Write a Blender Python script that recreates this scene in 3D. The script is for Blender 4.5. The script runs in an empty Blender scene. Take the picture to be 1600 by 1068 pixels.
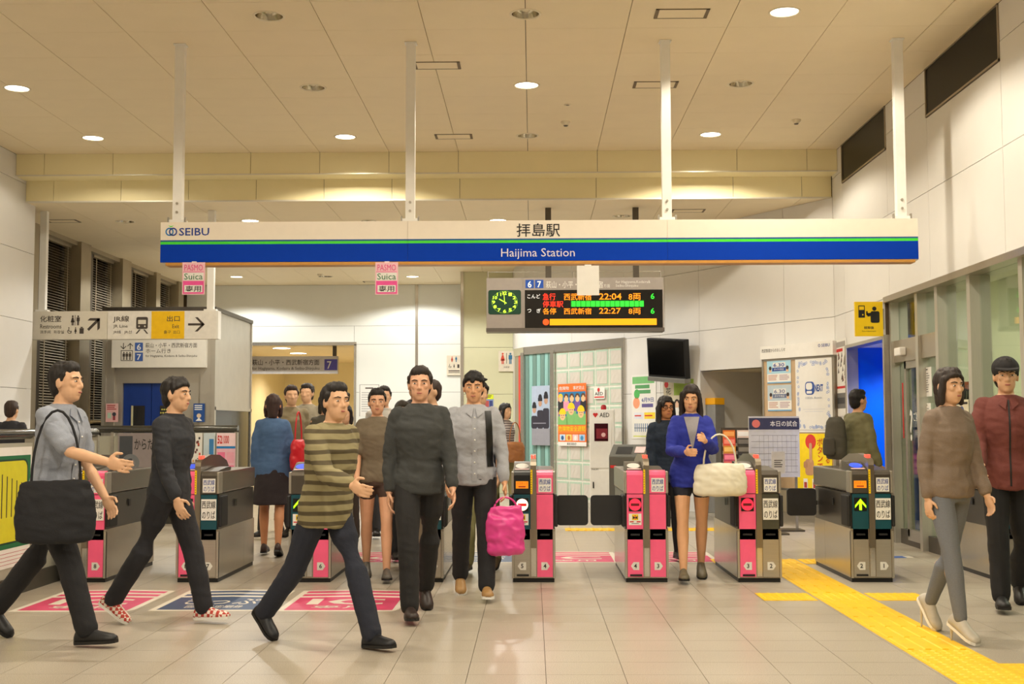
import bpy, bmesh, math, random
from mathutils import Vector, Matrix, noise
random.seed(7)
D = bpy.data
scene = bpy.context.scene
COL = scene.collection
PI = math.pi

# ------------------------------------------------------------------ camera
FPX = 1912.0
PITCH, YAW, ROLL = 0.0679, 0.0166, -0.00246
CAM = Vector((0, 0, 1.3))
cam_d = D.cameras.new('camera'); cam = D.objects.new('camera', cam_d); COL.objects.link(cam)
fw = Vector((-math.sin(YAW)*math.cos(PITCH), math.cos(YAW)*math.cos(PITCH), math.sin(PITCH)))
rt = Vector((math.cos(YAW), math.sin(YAW), 0)); up = rt.cross(fw)
cr, sr = math.cos(ROLL), math.sin(ROLL)
rt, up = rt*cr+up*sr, up*cr-rt*sr
cam.matrix_world = Matrix(((rt.x, up.x, -fw.x, CAM.x), (rt.y, up.y, -fw.y, CAM.y), (rt.z, up.z, -fw.z, CAM.z), (0, 0, 0, 1)))
cam_d.sensor_width = 36.0; cam_d.lens = 36.0*FPX/1600.0
cam_d.clip_start = 0.05; cam_d.clip_end = 200
scene.camera = cam

# ------------------------------------------------------------------ world and exposure
world = D.worlds.new('night'); scene.world = world; world.use_nodes = True
world.node_tree.nodes['Background'].inputs[0].default_value = (0.010, 0.013, 0.022, 1)
world.node_tree.nodes['Background'].inputs[1].default_value = 0.3
vs = scene.view_settings
vs.view_transform = 'Standard'; vs.look = 'None'; vs.exposure = EXPO = 0.0; vs.gamma = 1.0; vs.use_curve_mapping = False

# ------------------------------------------------------------------ lamps (those listed sit in recessed downlights built further down)
WARM = (1.0, 0.905, 0.735); NEUTRAL = (1.0, 0.985, 0.93)
ZC, ZB = 4.84, 4.27            # main ceiling, rear ceiling
MAIN_LIT = [(-5.40, 14.78), (-2.29, 14.80), (2.19, 14.80), (-5.40, 12.55), (-0.05, 12.57), (2.18, 10.35), (-5.40, 10.3),
            (-2.3, 8.1), (2.2, 8.1), (-0.05, 5.85), (2.2, 3.6), (-5.4, 5.85), (-2.3, 3.6), (-0.05, 1.35), (-4.55, 1.35), (2.2, -0.9), (-2.3, -0.9)]
MAIN_DARK = [(-2.27, 10.35), (-0.05, 10.35), (-2.29, 12.60), (2.18, 12.57), (-0.05, 14.80)]
BACK_LIT = [(-4.09, 17.55), (-0.49, 17.63), (-5.9, 20.9), (-2.4, 20.9), (-1.4, 20.9), (-5.9, 24.2), (-2.39, 24.3)]
BACK_DARK = [(-5.91, 17.55), (-2.37, 17.63), (1.29, 17.3), (-4.1, 24.2)]
def down_spot(x, y, z, energy, color, size=150, blend=0.22):
    l = D.lights.new('downlight_or_fill', 'SPOT'); l.energy = energy; l.color = color
    l.spot_size = math.radians(size); l.spot_blend = blend; l.shadow_soft_size = 0.07
    o = D.objects.new('downlight_or_fill', l); COL.objects.link(o); o.location = (x, y, z-0.012)
    return o
E_MAIN, E_BACK = 285.0, 265.0
for x, y in MAIN_LIT: down_spot(x, y, ZC, E_MAIN*(0.22 if x < -5 else 1.0), WARM)
for x, y in BACK_LIT: down_spot(x, y, ZB, E_BACK, NEUTRAL)

# ------------------------------------------------------------------ pixel helpers (a ray of the 1600x1068 frame met with a real plane)
def ray(px, py): return rt*((px-800)/FPX) + up*((534-py)/FPX) + fw
def at_y(px, py, y): d = ray(px, py); return CAM + d*(y/d.y)
def at_x(px, py, x): d = ray(px, py); return CAM + d*(x/d.x)
def at_z(px, py, z): d = ray(px, py); return CAM + d*((z-CAM.z)/d.z)

# ------------------------------------------------------------------ materials
def lin(c):
    c = c/255.0
    return c/12.92 if c <= 0.04045 else ((c+0.055)/1.055)**2.4
def rgb(c):
    if isinstance(c, str): c = tuple(int(c[i:i+2], 16) for i in (0, 2, 4))
    return (lin(c[0]), lin(c[1]), lin(c[2]), 1)
MATS = {}
def mat(col, rough=0.5, metal=0.0, var=0.06, scale=14.0, bump=0.0, emit=0.0, stretch=(1, 1, 1), coat=0.0, name=None):
    key = (str(col), rough, metal, var, scale, bump, emit, stretch, coat)
    if key in MATS: return MATS[key]
    m = D.materials.new(name or 'surface_%03d' % len(MATS)); m.use_nodes = True
    nt = m.node_tree; b = nt.nodes['Principled BSDF']; c = rgb(col)
    tc = nt.nodes.new('ShaderNodeTexCoord'); mp = nt.nodes.new('ShaderNodeMapping'); mp.inputs['Scale'].default_value = stretch
    nz = nt.nodes.new('ShaderNodeTexNoise'); nz.inputs['Scale'].default_value = scale; nz.inputs['Detail'].default_value = 4
    nt.links.new(tc.outputs['Object'], mp.inputs[0]); nt.links.new(mp.outputs[0], nz.inputs['Vector'])
    rp = nt.nodes.new('ShaderNodeValToRGB'); rp.color_ramp.elements[0].position = 0.3; rp.color_ramp.elements[1].position = 0.7
    rp.color_ramp.elements[0].color = tuple(x*(1-var) for x in c[:3])+(1,); rp.color_ramp.elements[1].color = tuple(min(1, x*(1+var)) for x in c[:3])+(1,)
    nt.links.new(nz.outputs['Fac'], rp.inputs[0]); nt.links.new(rp.outputs[0], b.inputs['Base Color'])
    b.inputs['Roughness'].default_value = rough; b.inputs['Metallic'].default_value = metal; b.inputs['Coat Weight'].default_value = coat
    if bump:
        bp = nt.nodes.new('ShaderNodeBump'); bp.inputs['Strength'].default_value = bump; bp.inputs['Distance'].default_value = 0.004
        nt.links.new(nz.outputs['Fac'], bp.inputs['Height']); nt.links.new(bp.outputs[0], b.inputs['Normal'])
    if emit:
        nt.links.new(rp.outputs[0], b.inputs['Emission Color']); b.inputs['Emission Strength'].default_value = emit
    MATS[key] = m; return m
def glass(col=(244, 250, 246), rough=0.01, alpha=0.98, name='clear_glass'):
    """thin architectural pane: see-through with a clear reflection"""
    k = ('glass', col, rough, alpha)
    if k in MATS: return MATS[k]
    m = D.materials.new(name); m.use_nodes = True; nt = m.node_tree
    for n in list(nt.nodes): nt.nodes.remove(n)
    out = nt.nodes.new('ShaderNodeOutputMaterial'); mx = nt.nodes.new('ShaderNodeMixShader'); lw = nt.nodes.new('ShaderNodeLayerWeight'); lw.inputs['Blend'].default_value = 0.5; pw = nt.nodes.new('ShaderNodeMath'); pw.operation = 'POWER'; pw.inputs[1].default_value = 4.0; fr = nt.nodes.new('ShaderNodeMath'); fr.operation = 'MULTIPLY_ADD'; fr.inputs[1].default_value = 0.6; fr.inputs[2].default_value = 0.03; nt.links.new(lw.outputs['Facing'], pw.inputs[0]); nt.links.new(pw.outputs[0], fr.inputs[0])
    tr = nt.nodes.new('ShaderNodeBsdfTransparent'); gl = nt.nodes.new('ShaderNodeBsdfGlossy')
    c = rgb(col); tr.inputs[0].default_value = tuple(x*alpha for x in c[:3])+(1,); gl.inputs['Roughness'].default_value = rough
    nz = nt.nodes.new('ShaderNodeTexNoise'); nz.inputs['Scale'].default_value = 3
    ad = nt.nodes.new('ShaderNodeMath'); ad.operation = 'MULTIPLY_ADD'; ad.inputs[1].default_value = 0.01; ad.inputs[2].default_value = rough
    nt.links.new(nz.outputs['Fac'], ad.inputs[0]); nt.links.new(ad.outputs[0], gl.inputs['Roughness'])
    nt.links.new(fr.outputs[0], mx.inputs[0]); nt.links.new(tr.outputs[0], mx.inputs[1]); nt.links.new(gl.outputs[0], mx.inputs[2]); nt.links.new(mx.outputs[0], out.inputs[0])
    MATS[k] = m; return m
STEEL = mat((178, 172, 160), 0.33, 0.65, 0.05, 6, 0.05, stretch=(1, 1, 30), name='brushed_steel')
STEELV = mat((204, 200, 192), 0.18, 0.75, 0.05, 6, 0.0, stretch=(30, 30, 1), name='bright_steel')
DSTEEL = mat((96, 90, 82), 0.35, 0.7, 0.08, 8, name='dark_steel')
BLACK = mat((18, 18, 19), 0.45, 0, 0.1, name='black_plastic')
RUBBER = mat((27, 27, 29), 0.6, 0, 0.12, 20, 0.1, name='black_rubber')
WHITE = mat((238, 236, 230), 0.45, 0, 0.02, name='white_enamel')
CREAM = mat((238, 230, 208), 0.5, 0, 0.02, 5, name='cream_panel')
PAPER = mat((236, 234, 228), 0.6, 0, 0.02, name='paper')
PINK = mat((250, 98, 142), 0.35, 0, 0.03, name='pink_panel')
TEAL = mat((12, 74, 86), 0.35, 0, 0.05, name='teal_panel')
YELLOW = mat((246, 206, 0), 0.4, 0, 0.03, name='yellow_sheet')
INK = mat((40, 38, 36), 0.6, 0, 0.05, name='dark_ink')
BLUEINK = mat((30, 62, 150), 0.6, 0, 0.05, name='blue_ink')
REDINK = mat((205, 40, 38), 0.6, 0, 0.05, name='red_ink')

# ------------------------------------------------------------------ mesh builder
TEXT_CACHE = {}
TMP = D.scenes.new('workshop')            # an empty scene in which modifiers and lettering are evaluated
def evaluated(o):
    TMP.collection.objects.link(o); vl = TMP.view_layers[0]; vl.update(); dg = vl.depsgraph
    return D.meshes.new_from_object(o.evaluated_get(dg), depsgraph=dg)
def text_mesh(body, bold):
    if any(ord(ch) > 0x2e80 for ch in body): bold = min(bold, 0.007)     # dense characters break when thickened
    k = (body, bold)
    if k not in TEXT_CACHE:
        c = D.curves.new('lettering', 'FONT'); c.body = body; c.resolution_u = 2; c.offset = bold
        c.space_line = 0.95
        o = D.objects.new('lettering', c)
        m = evaluated(o)
        vs_ = [tuple(v.co) for v in m.vertices]; fs = [tuple(p.vertices) for p in m.polygons]
        D.objects.remove(o); D.curves.remove(c); D.meshes.remove(m)
        TEXT_CACHE[k] = (vs_, fs)
    return TEXT_CACHE[k]

class MB:
    def __init__(s): s.v = []; s.f = []; s.m = []; s.mats = []; s.sm = []; s.br = []
    def mark(s): s.br.append((len(s.v), len(s.f))); return s      # a new piece starts here
    def mi(s, m):
        if m not in s.mats: s.mats.append(m)
        return s.mats.index(m)
    def add(s, vs_, fs, m, smooth=False):
        b = len(s.v); s.v += [tuple(v) for v in vs_]; i = s.mi(m)
        for f in fs: s.f.append(tuple(b+k for k in f)); s.m.append(i); s.sm.append(smooth)
        return s
    def box(s, x0, x1, y0, y1, z0, z1, m):
        if x0 > x1: x0, x1 = x1, x0
        if y0 > y1: y0, y1 = y1, y0
        if z0 > z1: z0, z1 = z1, z0
        return s.add([(x0,y0,z0),(x1,y0,z0),(x1,y1,z0),(x0,y1,z0),(x0,y0,z1),(x1,y0,z1),(x1,y1,z1),(x0,y1,z1)],
              [(0,3,2,1),(4,5,6,7),(0,1,5,4),(1,2,6,5),(2,3,7,6),(3,0,4,7)], m)
    def bbox(s, x0, x1, y0, y1, z0, z1, m, r=0.01, seg=2):
        bm = bmesh.new(); bmesh.ops.create_cube(bm, size=1.0)
        for v in bm.verts: v.co = ((x0+x1)/2+v.co.x*abs(x1-x0), (y0+y1)/2+v.co.y*abs(y1-y0), (z0+z1)/2+v.co.z*abs(z1-z0))
        bmesh.ops.bevel(bm, geom=list(bm.edges), offset=r, segments=seg, affect='EDGES', profile=0.6)
        bm.verts.index_update()
        s.add([v.co for v in bm.verts], [[v.index for v in f.verts] for f in bm.faces], m); bm.free(); return s
    def prism_x(s, prof, x0, x1, m, smooth=False):      # profile of (y, z), counter-clockwise seen from +x
        n = len(prof); vs_ = [(x0, p[0], p[1]) for p in prof]+[(x1, p[0], p[1]) for p in prof]
        fs = [tuple(range(n))[::-1], tuple(range(n, 2*n))]+[(i, (i+1) % n, n+(i+1) % n, n+i) for i in range(n)]
        return s.add(vs_, fs, m, smooth)
    def prism_y(s, prof, y0, y1, m, smooth=False):      # profile of (x, z); y0 is the near side
        n = len(prof); vs_ = [(p[0], y0, p[1]) for p in prof]+[(p[0], y1, p[1]) for p in prof]
        fs = [tuple(range(n)), tuple(range(n, 2*n))[::-1]]+[((i+1) % n, i, n+i, n+(i+1) % n) for i in range(n)]
        return s.add(vs_, fs, m, smooth)
    def prism_z(s, prof, z0, z1, m, smooth=False):      # profile of (x, y), counter-clockwise from above
        n = len(prof); vs_ = [(p[0], p[1], z0) for p in prof]+[(p[0], p[1], z1) for p in prof]
        fs = [tuple(range(n))[::-1], tuple(range(n, 2*n))]+[(i, (i+1) % n, n+(i+1) % n, n+i) for i in range(n)]
        return s.add(vs_, fs, m, smooth)
    def rrect(s, x0, x1, z0, z1, r, y0, y1, m, n=4):
        return s.prism_y(rr(x0, x1, z0, z1, r, n), y0, y1, m)
    def disc(s, x, z, r, y, m, n=20, sx=1.0):
        return s.add([(x+r*sx*math.cos(2*PI*i/n), y, z+r*math.sin(2*PI*i/n)) for i in range(n)], [tuple(range(n))], m)
    def ring(s, x, z, r0, r1, y, m, n=28, a0=0, a1=2*PI):
        vs_ = []; 
        for i in range(n+1):
            a = a0+(a1-a0)*i/n; vs_ += [(x+r0*math.cos(a), y, z+r0*math.sin(a)), (x+r1*math.cos(a), y, z+r1*math.sin(a))]
        return s.add(vs_, [(2*i, 2*i+1, 2*i+3, 2*i+2) for i in range(n)], m)
    def rect(s, x0, x1, z0, z1, y, m):
        return s.add([(x0,y,z0),(x1,y,z0),(x1,y,z1),(x0,y,z1)], [(0,1,2,3)], m)
    def poly(s, pts, y, m):
        return s.add([(p[0], y, p[1]) for p in pts], [tuple(range(len(pts)))], m)
    def text(s, body, x0, x1, z0, z1, y, m, bold=0.0, keep=False):
        tv, tf = text_mesh(body, bold)
        if not tv: return s
        s.mark()
        a0 = min(v[0] for v in tv); a1 = max(v[0] for v in tv); b0 = min(v[1] for v in tv); b1 = max(v[1] for v in tv)
        sx = (x1-x0)/max(1e-6, a1-a0); sz = (z1-z0)/max(1e-6, b1-b0)
        if keep:
            k = min(sx, sz); cx = (x0+x1)/2; cz = (z0+z1)/2
            return s.add([(cx+(v[0]-(a0+a1)/2)*k, y, cz+(v[1]-(b0+b1)/2)*k) for v in tv], tf, m)
        return s.add([(x0+(v[0]-a0)*sx, y, z0+(v[1]-b0)*sz) for v in tv], tf, m)
    def lines(s, x0, x1, z0, z1, n, y, m, fill=0.5, ragged=0.25):
        h = (z1-z0)/n; rnd = random.Random(int((x0*31+z0*17)*1000))
        for i in range(n):
            zt = z1-i*h; s.rect(x0, x1-(x1-x0)*ragged*rnd.random(), zt-h*fill, zt, y, m)
        return s
    def cyl(s, p0, p1, r0, r1, m, n=12, cap=True):
        return s.loft([(p0, r0), (p1, r1)], m, n, cap)
    def loft(s, pts, m, n=12, cap=True):
        vs_ = []; fs = []
        P = [Vector(p) for p, r in pts]
        for i, (p, r) in enumerate(pts):
            d = (P[min(i+1, len(P)-1)]-P[max(i-1, 0)]).normalized()
            a = d.cross(Vector((0, 0, 1)) if abs(d.z) < 0.9 else Vector((1, 0, 0))).normalized(); b = d.cross(a)
            for k in range(n):
                t = 2*PI*k/n; vs_.append(P[i]+(a*math.cos(t)+b*math.sin(t))*r)
        for i in range(len(pts)-1):
            for k in range(n): fs.append((i*n+k, (i+1)*n+k, (i+1)*n+(k+1) % n, i*n+(k+1) % n))
        s.add(vs_, fs, m, True)
        if cap:
            s.add(vs_[:n], [tuple(range(n))], m); s.add(vs_[-n:], [tuple(range(n))[::-1]], m)
        return s
    def lathe(s, prof, m, c=(0, 0), n=24):              # profile of (r, z), around a vertical axis
        vs_ = []; fs = []
        for r, z in prof:
            for k in range(n): vs_.append((c[0]+r*math.cos(2*PI*k/n), c[1]+r*math.sin(2*PI*k/n), z))
        for i in range(len(prof)-1):
            for k in range(n): fs.append((i*n+k, i*n+(k+1) % n, (i+1)*n+(k+1) % n, (i+1)*n+k))
        return s.add(vs_, fs, m, True)
    def ball(s, c, r, m, n=10, k=7):
        r = r if isinstance(r, (tuple, list)) else (r, r, r)
        vs_ = [(c[0], c[1], c[2]-r[2])]; fs = []
        for i in range(1, k):
            t = PI*i/k
            for j in range(n):
                p = 2*PI*j/n; vs_.append((c[0]+r[0]*math.sin(t)*math.cos(p), c[1]+r[1]*math.sin(t)*math.sin(p), c[2]-r[2]*math.cos(t)))
        vs_.append((c[0], c[1], c[2]+r[2]))
        for j in range(n): fs.append((0, 1+(j+1) % n, 1+j)); fs.append((len(vs_)-1, 1+(k-2)*n+j, 1+(k-2)*n+(j+1) % n))
        for i in range(k-2):
            for j in range(n): fs.append((1+i*n+j, 1+i*n+(j+1) % n, 1+(i+1)*n+(j+1) % n, 1+(i+1)*n+j))
        return s.add(vs_, fs, m, True)
    def mesh(s, name):
        me = D.meshes.new(name); me.from_pydata(s.v, [], s.f)
        for m in s.mats: me.materials.append(m)
        me.polygons.foreach_set('material_index', s.m); me.polygons.foreach_set('use_smooth', s.sm); me.update(); return me
    def build(s, name, parent=None, loc=(0, 0, 0), rz=0.0):
        br = [(0, 0)]+[b for b in s.br if b[1] > 0]+[(len(s.v), len(s.f))]
        if len(br) == 2: return put(name, s.mesh(name), parent, loc, rz)
        first = None
        for (v0, f0), (v1, f1) in zip(br[:-1], br[1:]):
            if f1 == f0: continue
            q = MB(); q.mats = s.mats; q.v = s.v[v0:v1]; q.f = [tuple(i-v0 for i in f) for f in s.f[f0:f1]]; q.m = s.m[f0:f1]; q.sm = s.sm[f0:f1]
            o = put(name, q.mesh(name), parent, loc, rz); first = first or o
        return first
def rr(x0, x1, z0, z1, r, n=4):
    pts = []
    for cx, cz, a in ((x1-r, z0+r, -PI/2), (x1-r, z1-r, 0), (x0+r, z1-r, PI/2), (x0+r, z0+r, PI)):
        for i in range(n+1): t = a+PI/2*i/n; pts.append((cx+r*math.cos(t), cz+r*math.sin(t)))
    return pts
def put(name, me, parent=None, loc=(0, 0, 0), rz=0.0):
    o = D.objects.new(name, me); COL.objects.link(o); o.location = loc; o.rotation_euler = (0, 0, rz)
    if parent: o.parent = parent
    return o
def tag(o, label=None, cat=None, group=None, kind=None):
    if label: o['label'] = label
    if cat: o['category'] = cat
    if group: o['group'] = group
    if kind: o['kind'] = kind
    return o
def thing(name, label, cat, loc=(0, 0, 0), rz=0.0, group=None):
    return tag(put(name, None, None, loc, rz), label, cat, group)
def struct(name, mb, loc=(0, 0, 0), rz=0.0): return tag(mb.build(name, None, loc, rz), kind='structure')
def box(x0, x1, y0, y1, z0, z1, m): return MB().box(x0, x1, y0, y1, z0, z1, m)

# ================================================================== THE SETTING
XR, XL = 3.94, -6.72           # right and left wall faces
# ---- floor
def stone(name, grid):
    m = D.materials.new(name); m.use_nodes = True; nt = m.node_tree; b = nt.nodes['Principled BSDF']
    g = nt.nodes.new('ShaderNodeNewGeometry')
    n1 = nt.nodes.new('ShaderNodeTexNoise'); n1.inputs['Scale'].default_value = 220; n1.inputs['Detail'].default_value = 2
    n2 = nt.nodes.new('ShaderNodeTexNoise'); n2.inputs['Scale'].default_value = 1.1; n2.inputs['Detail'].default_value = 5
    nt.links.new(g.outputs['Position'], n1.inputs['Vector']); nt.links.new(g.outputs['Position'], n2.inputs['Vector'])
    r1 = nt.nodes.new('ShaderNodeValToRGB'); e = r1.color_ramp.elements; e[0].position = 0.36; e[0].color = rgb((148, 139, 126)); e[1].position = 0.62; e[1].color = rgb((206, 196, 180))
    nt.links.new(n1.outputs['Fac'], r1.inputs[0])
    r2 = nt.nodes.new('ShaderNodeValToRGB'); e = r2.color_ramp.elements; e[0].position = 0.3; e[0].color = (0.88, 0.87, 0.85, 1); e[1].position = 0.7; e[1].color = (1, 1, 1, 1)
    nt.links.new(n2.outputs['Fac'], r2.inputs[0])
    mx = nt.nodes.new('ShaderNodeMixRGB'); mx.blend_type = 'MULTIPLY'; mx.inputs[0].default_value = 1
    nt.links.new(r1.outputs[0], mx.inputs[1]); nt.links.new(r2.outputs[0], mx.inputs[2]); col = mx.outputs[0]
    if grid:
        mp = nt.nodes.new('ShaderNodeMapping'); mp.inputs['Location'].default_value = (0.345, -7.52+0.34*30, 0)
        bt = nt.nodes.new('ShaderNodeTexBrick'); bt.offset = 0; bt.squash = 1; bt.inputs['Scale'].default_value = 1
        bt.inputs['Brick Width'].default_value = 0.41; bt.inputs['Row Height'].default_value = 0.34; bt.inputs['Mortar Size'].default_value = 0.004; bt.inputs['Mortar Smooth'].default_value = 0.2
        nt.links.new(g.outputs['Position'], mp.inputs[0]); nt.links.new(mp.outputs[0], bt.inputs['Vector'])
        m2 = nt.nodes.new('ShaderNodeMixRGB'); nt.links.new(bt.outputs['Fac'], m2.inputs[0]); nt.links.new(col, m2.inputs[1]); m2.inputs[2].default_value = rgb((120, 112, 100)); col = m2.outputs[0]
    nt.links.new(col, b.inputs['Base Color']); b.inputs['Roughness'].default_value = 0.32
    return m
STONE, STONEG = stone('granite_tile', False), stone('granite_floor', True)
GROUT = mat((118, 108, 96), 0.8, name='grout')
TX0, TX1, TY0, TY1 = -0.345-0.41*9, -0.345+0.41*11, 7.52-0.34*5, 7.52+0.34*8
fl = MB()
fl.box(TX0, TX1, TY0, TY1, -0.05, -0.012, GROUT)
for a in ((-9, 9, -6, TY0), (-9, TX0, TY0, TY1), (TX1, 9, TY0, TY1), (-9, 9, TY1, 36)): fl.box(a[0], a[1], a[2], a[3], -0.05, 0, STONEG)
floor = struct('floor', fl)
tm = MB().box(-0.2035, 0.2035, -0.1685, 0.1685, -0.012, 0, STONE).mesh('floor_tile')
for i in range(20):
    for j in range(13): put('floor_tile', tm, floor, (TX0+0.41*(i+0.5), TY0+0.34*(j+0.5), 0))

# ---- ceilings with panels
CEIL = mat((243, 227, 192), 0.6, 0, 0.015, 3, name='ceiling_panel_paint')
GAP = mat((92, 78, 58), 0.8, name='joint_shadow_gap')
def panel_ceiling(name, z, xs, ys, lights, slab):
    s = MB()
    for a in slab: s.box(a[0], a[1], a[2], a[3], z+a[4], z+0.25, GAP if a[4] > 0.1 else CEIL)
    c = struct(name, s)
    cache = {}
    cut = None
    for i in range(len(xs)-1):
        for j in range(len(ys)-1):
            x0, x1, y0, y1 = xs[i], xs[i+1], ys[j], ys[j+1]; cx, cy = (x0+x1)/2, (y0+y1)/2; w, d = (x1-x0)/2-0.003, (y1-y0)/2-0.0015
            near = [(lx-cx, ly-cy) for lx, ly in lights if abs(lx-cx) < w+0.125 and abs(ly-cy) < d+0.125]
            k = (round(w, 4), round(d, 4), tuple((round(a, 3), round(b, 3)) for a, b in near))
            if k not in cache:
                me = MB().box(-w, w, -d, d, 0, 0.03, CEIL).mesh('ceiling_panel')
                if near:
                    o = D.objects.new('panel_blank', me)
                    cm = MB()
                    for a, b in near: cm.prism_z([(a+0.121*math.cos(2*PI*q/28), b+0.121*math.sin(2*PI*q/28)) for q in range(28)], -0.1, 0.1, CEIL)
                    co = D.objects.new('panel_cutter', cm.mesh('cutter')); TMP.collection.objects.link(co)
                    md = o.modifiers.new('hole', 'BOOLEAN'); md.object = co; md.operation = 'DIFFERENCE'; md.solver = 'EXACT'
                    me = evaluated(o); me.name = 'ceiling_panel'
                    D.objects.remove(o); D.objects.remove(co)
                cache[k] = me
            put('ceiling_panel', cache[k], c, (cx, cy, z))
    return c
def grid(a, b, o, st):
    v = [a]; k = math.ceil((a-o)/st+0.12)
    while o+k*st < b-0.1: v.append(o+k*st); k += 1
    return v+[b]
panel_ceiling('ceiling', ZC, grid(XL, XR, -0.05, 0.9), grid(9.25, 15.648, 10.0, 0.747), MAIN_LIT+MAIN_DARK,
              [(XL-0.2, XR+0.2, 9.25, 15.9, 0.13)])
panel_ceiling('ceiling_near', ZC, [XL, XR], [-6, 9.25], MAIN_LIT+MAIN_DARK, [(XL-0.2, XR+0.2, -6, 9.25, 0.13)])
XB = -7.32                     # face of the glazed wall behind
panel_ceiling('ceiling_rear', ZB, grid(XB, XR, -0.05, 0.9), grid(15.99, 25.7, 16.8, 0.75), BACK_LIT+BACK_DARK, [(XB-0.3, XR+0.2, 16.0, 25.9, 0.13)])
# ---- stepped beam between the two ceilings
BEAM = mat((244, 232, 186), 0.55, 0, 0.015, 3, name='beam_panel_paint')
LIP = mat((226, 220, 204), 0.35, 0.3, 0.02, name='beam_lip_metal')
bs = MB().box(XL-0.6, XR+0.3, 15.668, 15.985, 4.56, 5.1, GAP).box(XL-0.6, XR+0.3, 15.99, 16.3, 4.30, 5.1, GAP)
beam = struct('trim_1', bs)
bx_ = [XL]+[x for x in grid(XL, XR, -0.05, 0.9)[1:-1] if abs(x+0.05) > 0.1]+[XR]
for a, b in zip(bx_[:-1], bx_[1:]):
    put('beam_panel', MB().box(a+0.003, b-0.003, 15.648, 15.668, 4.565, ZC, BEAM).mesh('beam_panel'), beam)
    put('beam_panel', MB().box(a+0.003, b-0.003, 15.977, 15.992, 4.28, 4.558, BEAM).mesh('beam_panel'), beam)
MB().box(XL, XR, 15.64, 15.668, 4.553, 4.566, LIP).box(XL, XR, 15.668, 15.977, 4.552, 4.560, BEAM).build('beam_lip', beam)
MB().box(XL, XR, 15.966, 15.995, 4.262, 4.282, LIP).build('beam_lip', beam)

# ---- wall panel helper: local x runs along the wall, -y faces the room
WCREAM = mat((226, 224, 220), 0.5, 0, 0.015, 3, name='wall_panel_paint')
def wall(name, x, y, rz, backs, panels, m=None, t=0.02, bm=None):
    s = MB()
    for a in backs: s.box(a[0], a[1], t, t+0.12, a[2], a[3], bm or GAP)
    w = struct(name, s, (x, y, 0), rz)
    for a in panels: put('wall_panel', MB().box(a[0]+0.003, a[1]-0.003, 0, t, a[2]+0.003, a[3]-0.003, m or WCREAM).mesh('wall_panel'), w)
    return w
# right wall: local x = 15.95 - Y  (towards the camera)
R0 = 15.95
def rx(Y): return R0-Y
rp = []
BZ = [2.70, 3.61, 4.35, ZC]
RS = [(15.95, 15.42), (15.42, 13.49), (13.49, 12.10), (12.10, 10.17), (10.17, 8.80), (8.80, 6.87), (6.87, 5.0), (5.0, 1.0), (1.0, -6.0)]
for k, (a, b) in enumerate(RS):
    rp += [(rx(a), rx(b), 2.70, 3.61)]
    if k % 2 == 1 and k < 7: rp += [(rx(a), rx(b), 3.61, 4.345)]
    else: rp += [(rx(a), rx(b), 3.61, 4.51), (rx(a), rx(b), 4.51, ZC)]
rp += [(rx(15.95), rx(15.43), 0, 0.9), (rx(15.95), rx(15.43), 0.9, 1.8), (rx(15.95), rx(15.43), 1.8, 2.7), (rx(15.43), rx(13.74), 2.26, 2.7)]
rb = [(rx(15.97), rx(15.43), 0, 5), (rx(15.43), rx(13.74), 2.26, 4.34), (rx(13.74), rx(-6), 2.70, 4.34)]
rb += [(rx(a), rx(b), 4.34, 5) for k, (a, b) in enumerate(RS) if not (k % 2 == 1 and k < 7)]
wall('wall_right', XR, R0, -PI/2, rb, rp)
# soffit of the header above the glazing
HEAD = mat((186, 176, 160), 0.3, 0.8, 0.05, 8, stretch=(1, 20, 1), name='header_metal')
trim2 = struct('trim_2', MB().box(XR-0.004, XR+0.45, 5.0, 13.74, 2.655, 2.72, HEAD))
# high windows in the right wall
DARKGL = mat((10, 10, 10), 0.3, 0, 0.1, name='night_glass'); DARKGL.node_tree.nodes['Principled BSDF'].inputs['Specular IOR Level'].default_value = 0.12
FRAME = mat((168, 158, 140), 0.4, 0.6, name='window_frame_metal')
for n, (a, b) in enumerate(((15.42, 13.49), (12.10, 10.17), (8.80, 6.87))):
    w = tag(box(0, a-b, 0.1, 0.12, 0, ZC-4.35, BLACK).build('window_%d' % (n+1), None, (XR, a, 4.35), -PI/2), kind='structure')
    L = a-b; H_ = ZC-4.35
    MB().box(0, L, -0.012, 0.10, 0, 0.02, FRAME).box(0, L, -0.012, 0.10, H_-0.012, H_, FRAME).box(0, 0.02, -0.012, 0.10, 0, H_, FRAME).box(L-0.02, L, -0.012, 0.10, 0, H_, FRAME).build('window_frame', w)
    MB().box(0.02, L-0.02, 0.0, 0.01, 0.02, H_-0.012, DARKGL).build('window_pane', w)

# left wall
lp = []
LX = [(-6, -2), (-2, 1), (1, 4), (4, 7.2), (7.2, 10.4), (10.4, 13.35), (13.35, 16.3)]
for a, b in LX:
    for z0, z1 in ((0, 0.9), (0.9, 1.8), (1.8, 2.7), (2.7, 3.61), (3.61, 4.51), (4.51, ZC)): lp.append((a, b, z0, z1))
wall('wall_left', XL, 0, PI/2, [(-6, 16.29, 0, 5)], lp)
struct('wall_left_return', box(XB-0.05, XL-0.02, 16.2, 16.32, 0, 4.6, WCREAM))
struct('wall_behind_camera', box(-8, 6, -6.2, -6, 0, 5, WCREAM))

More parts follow.
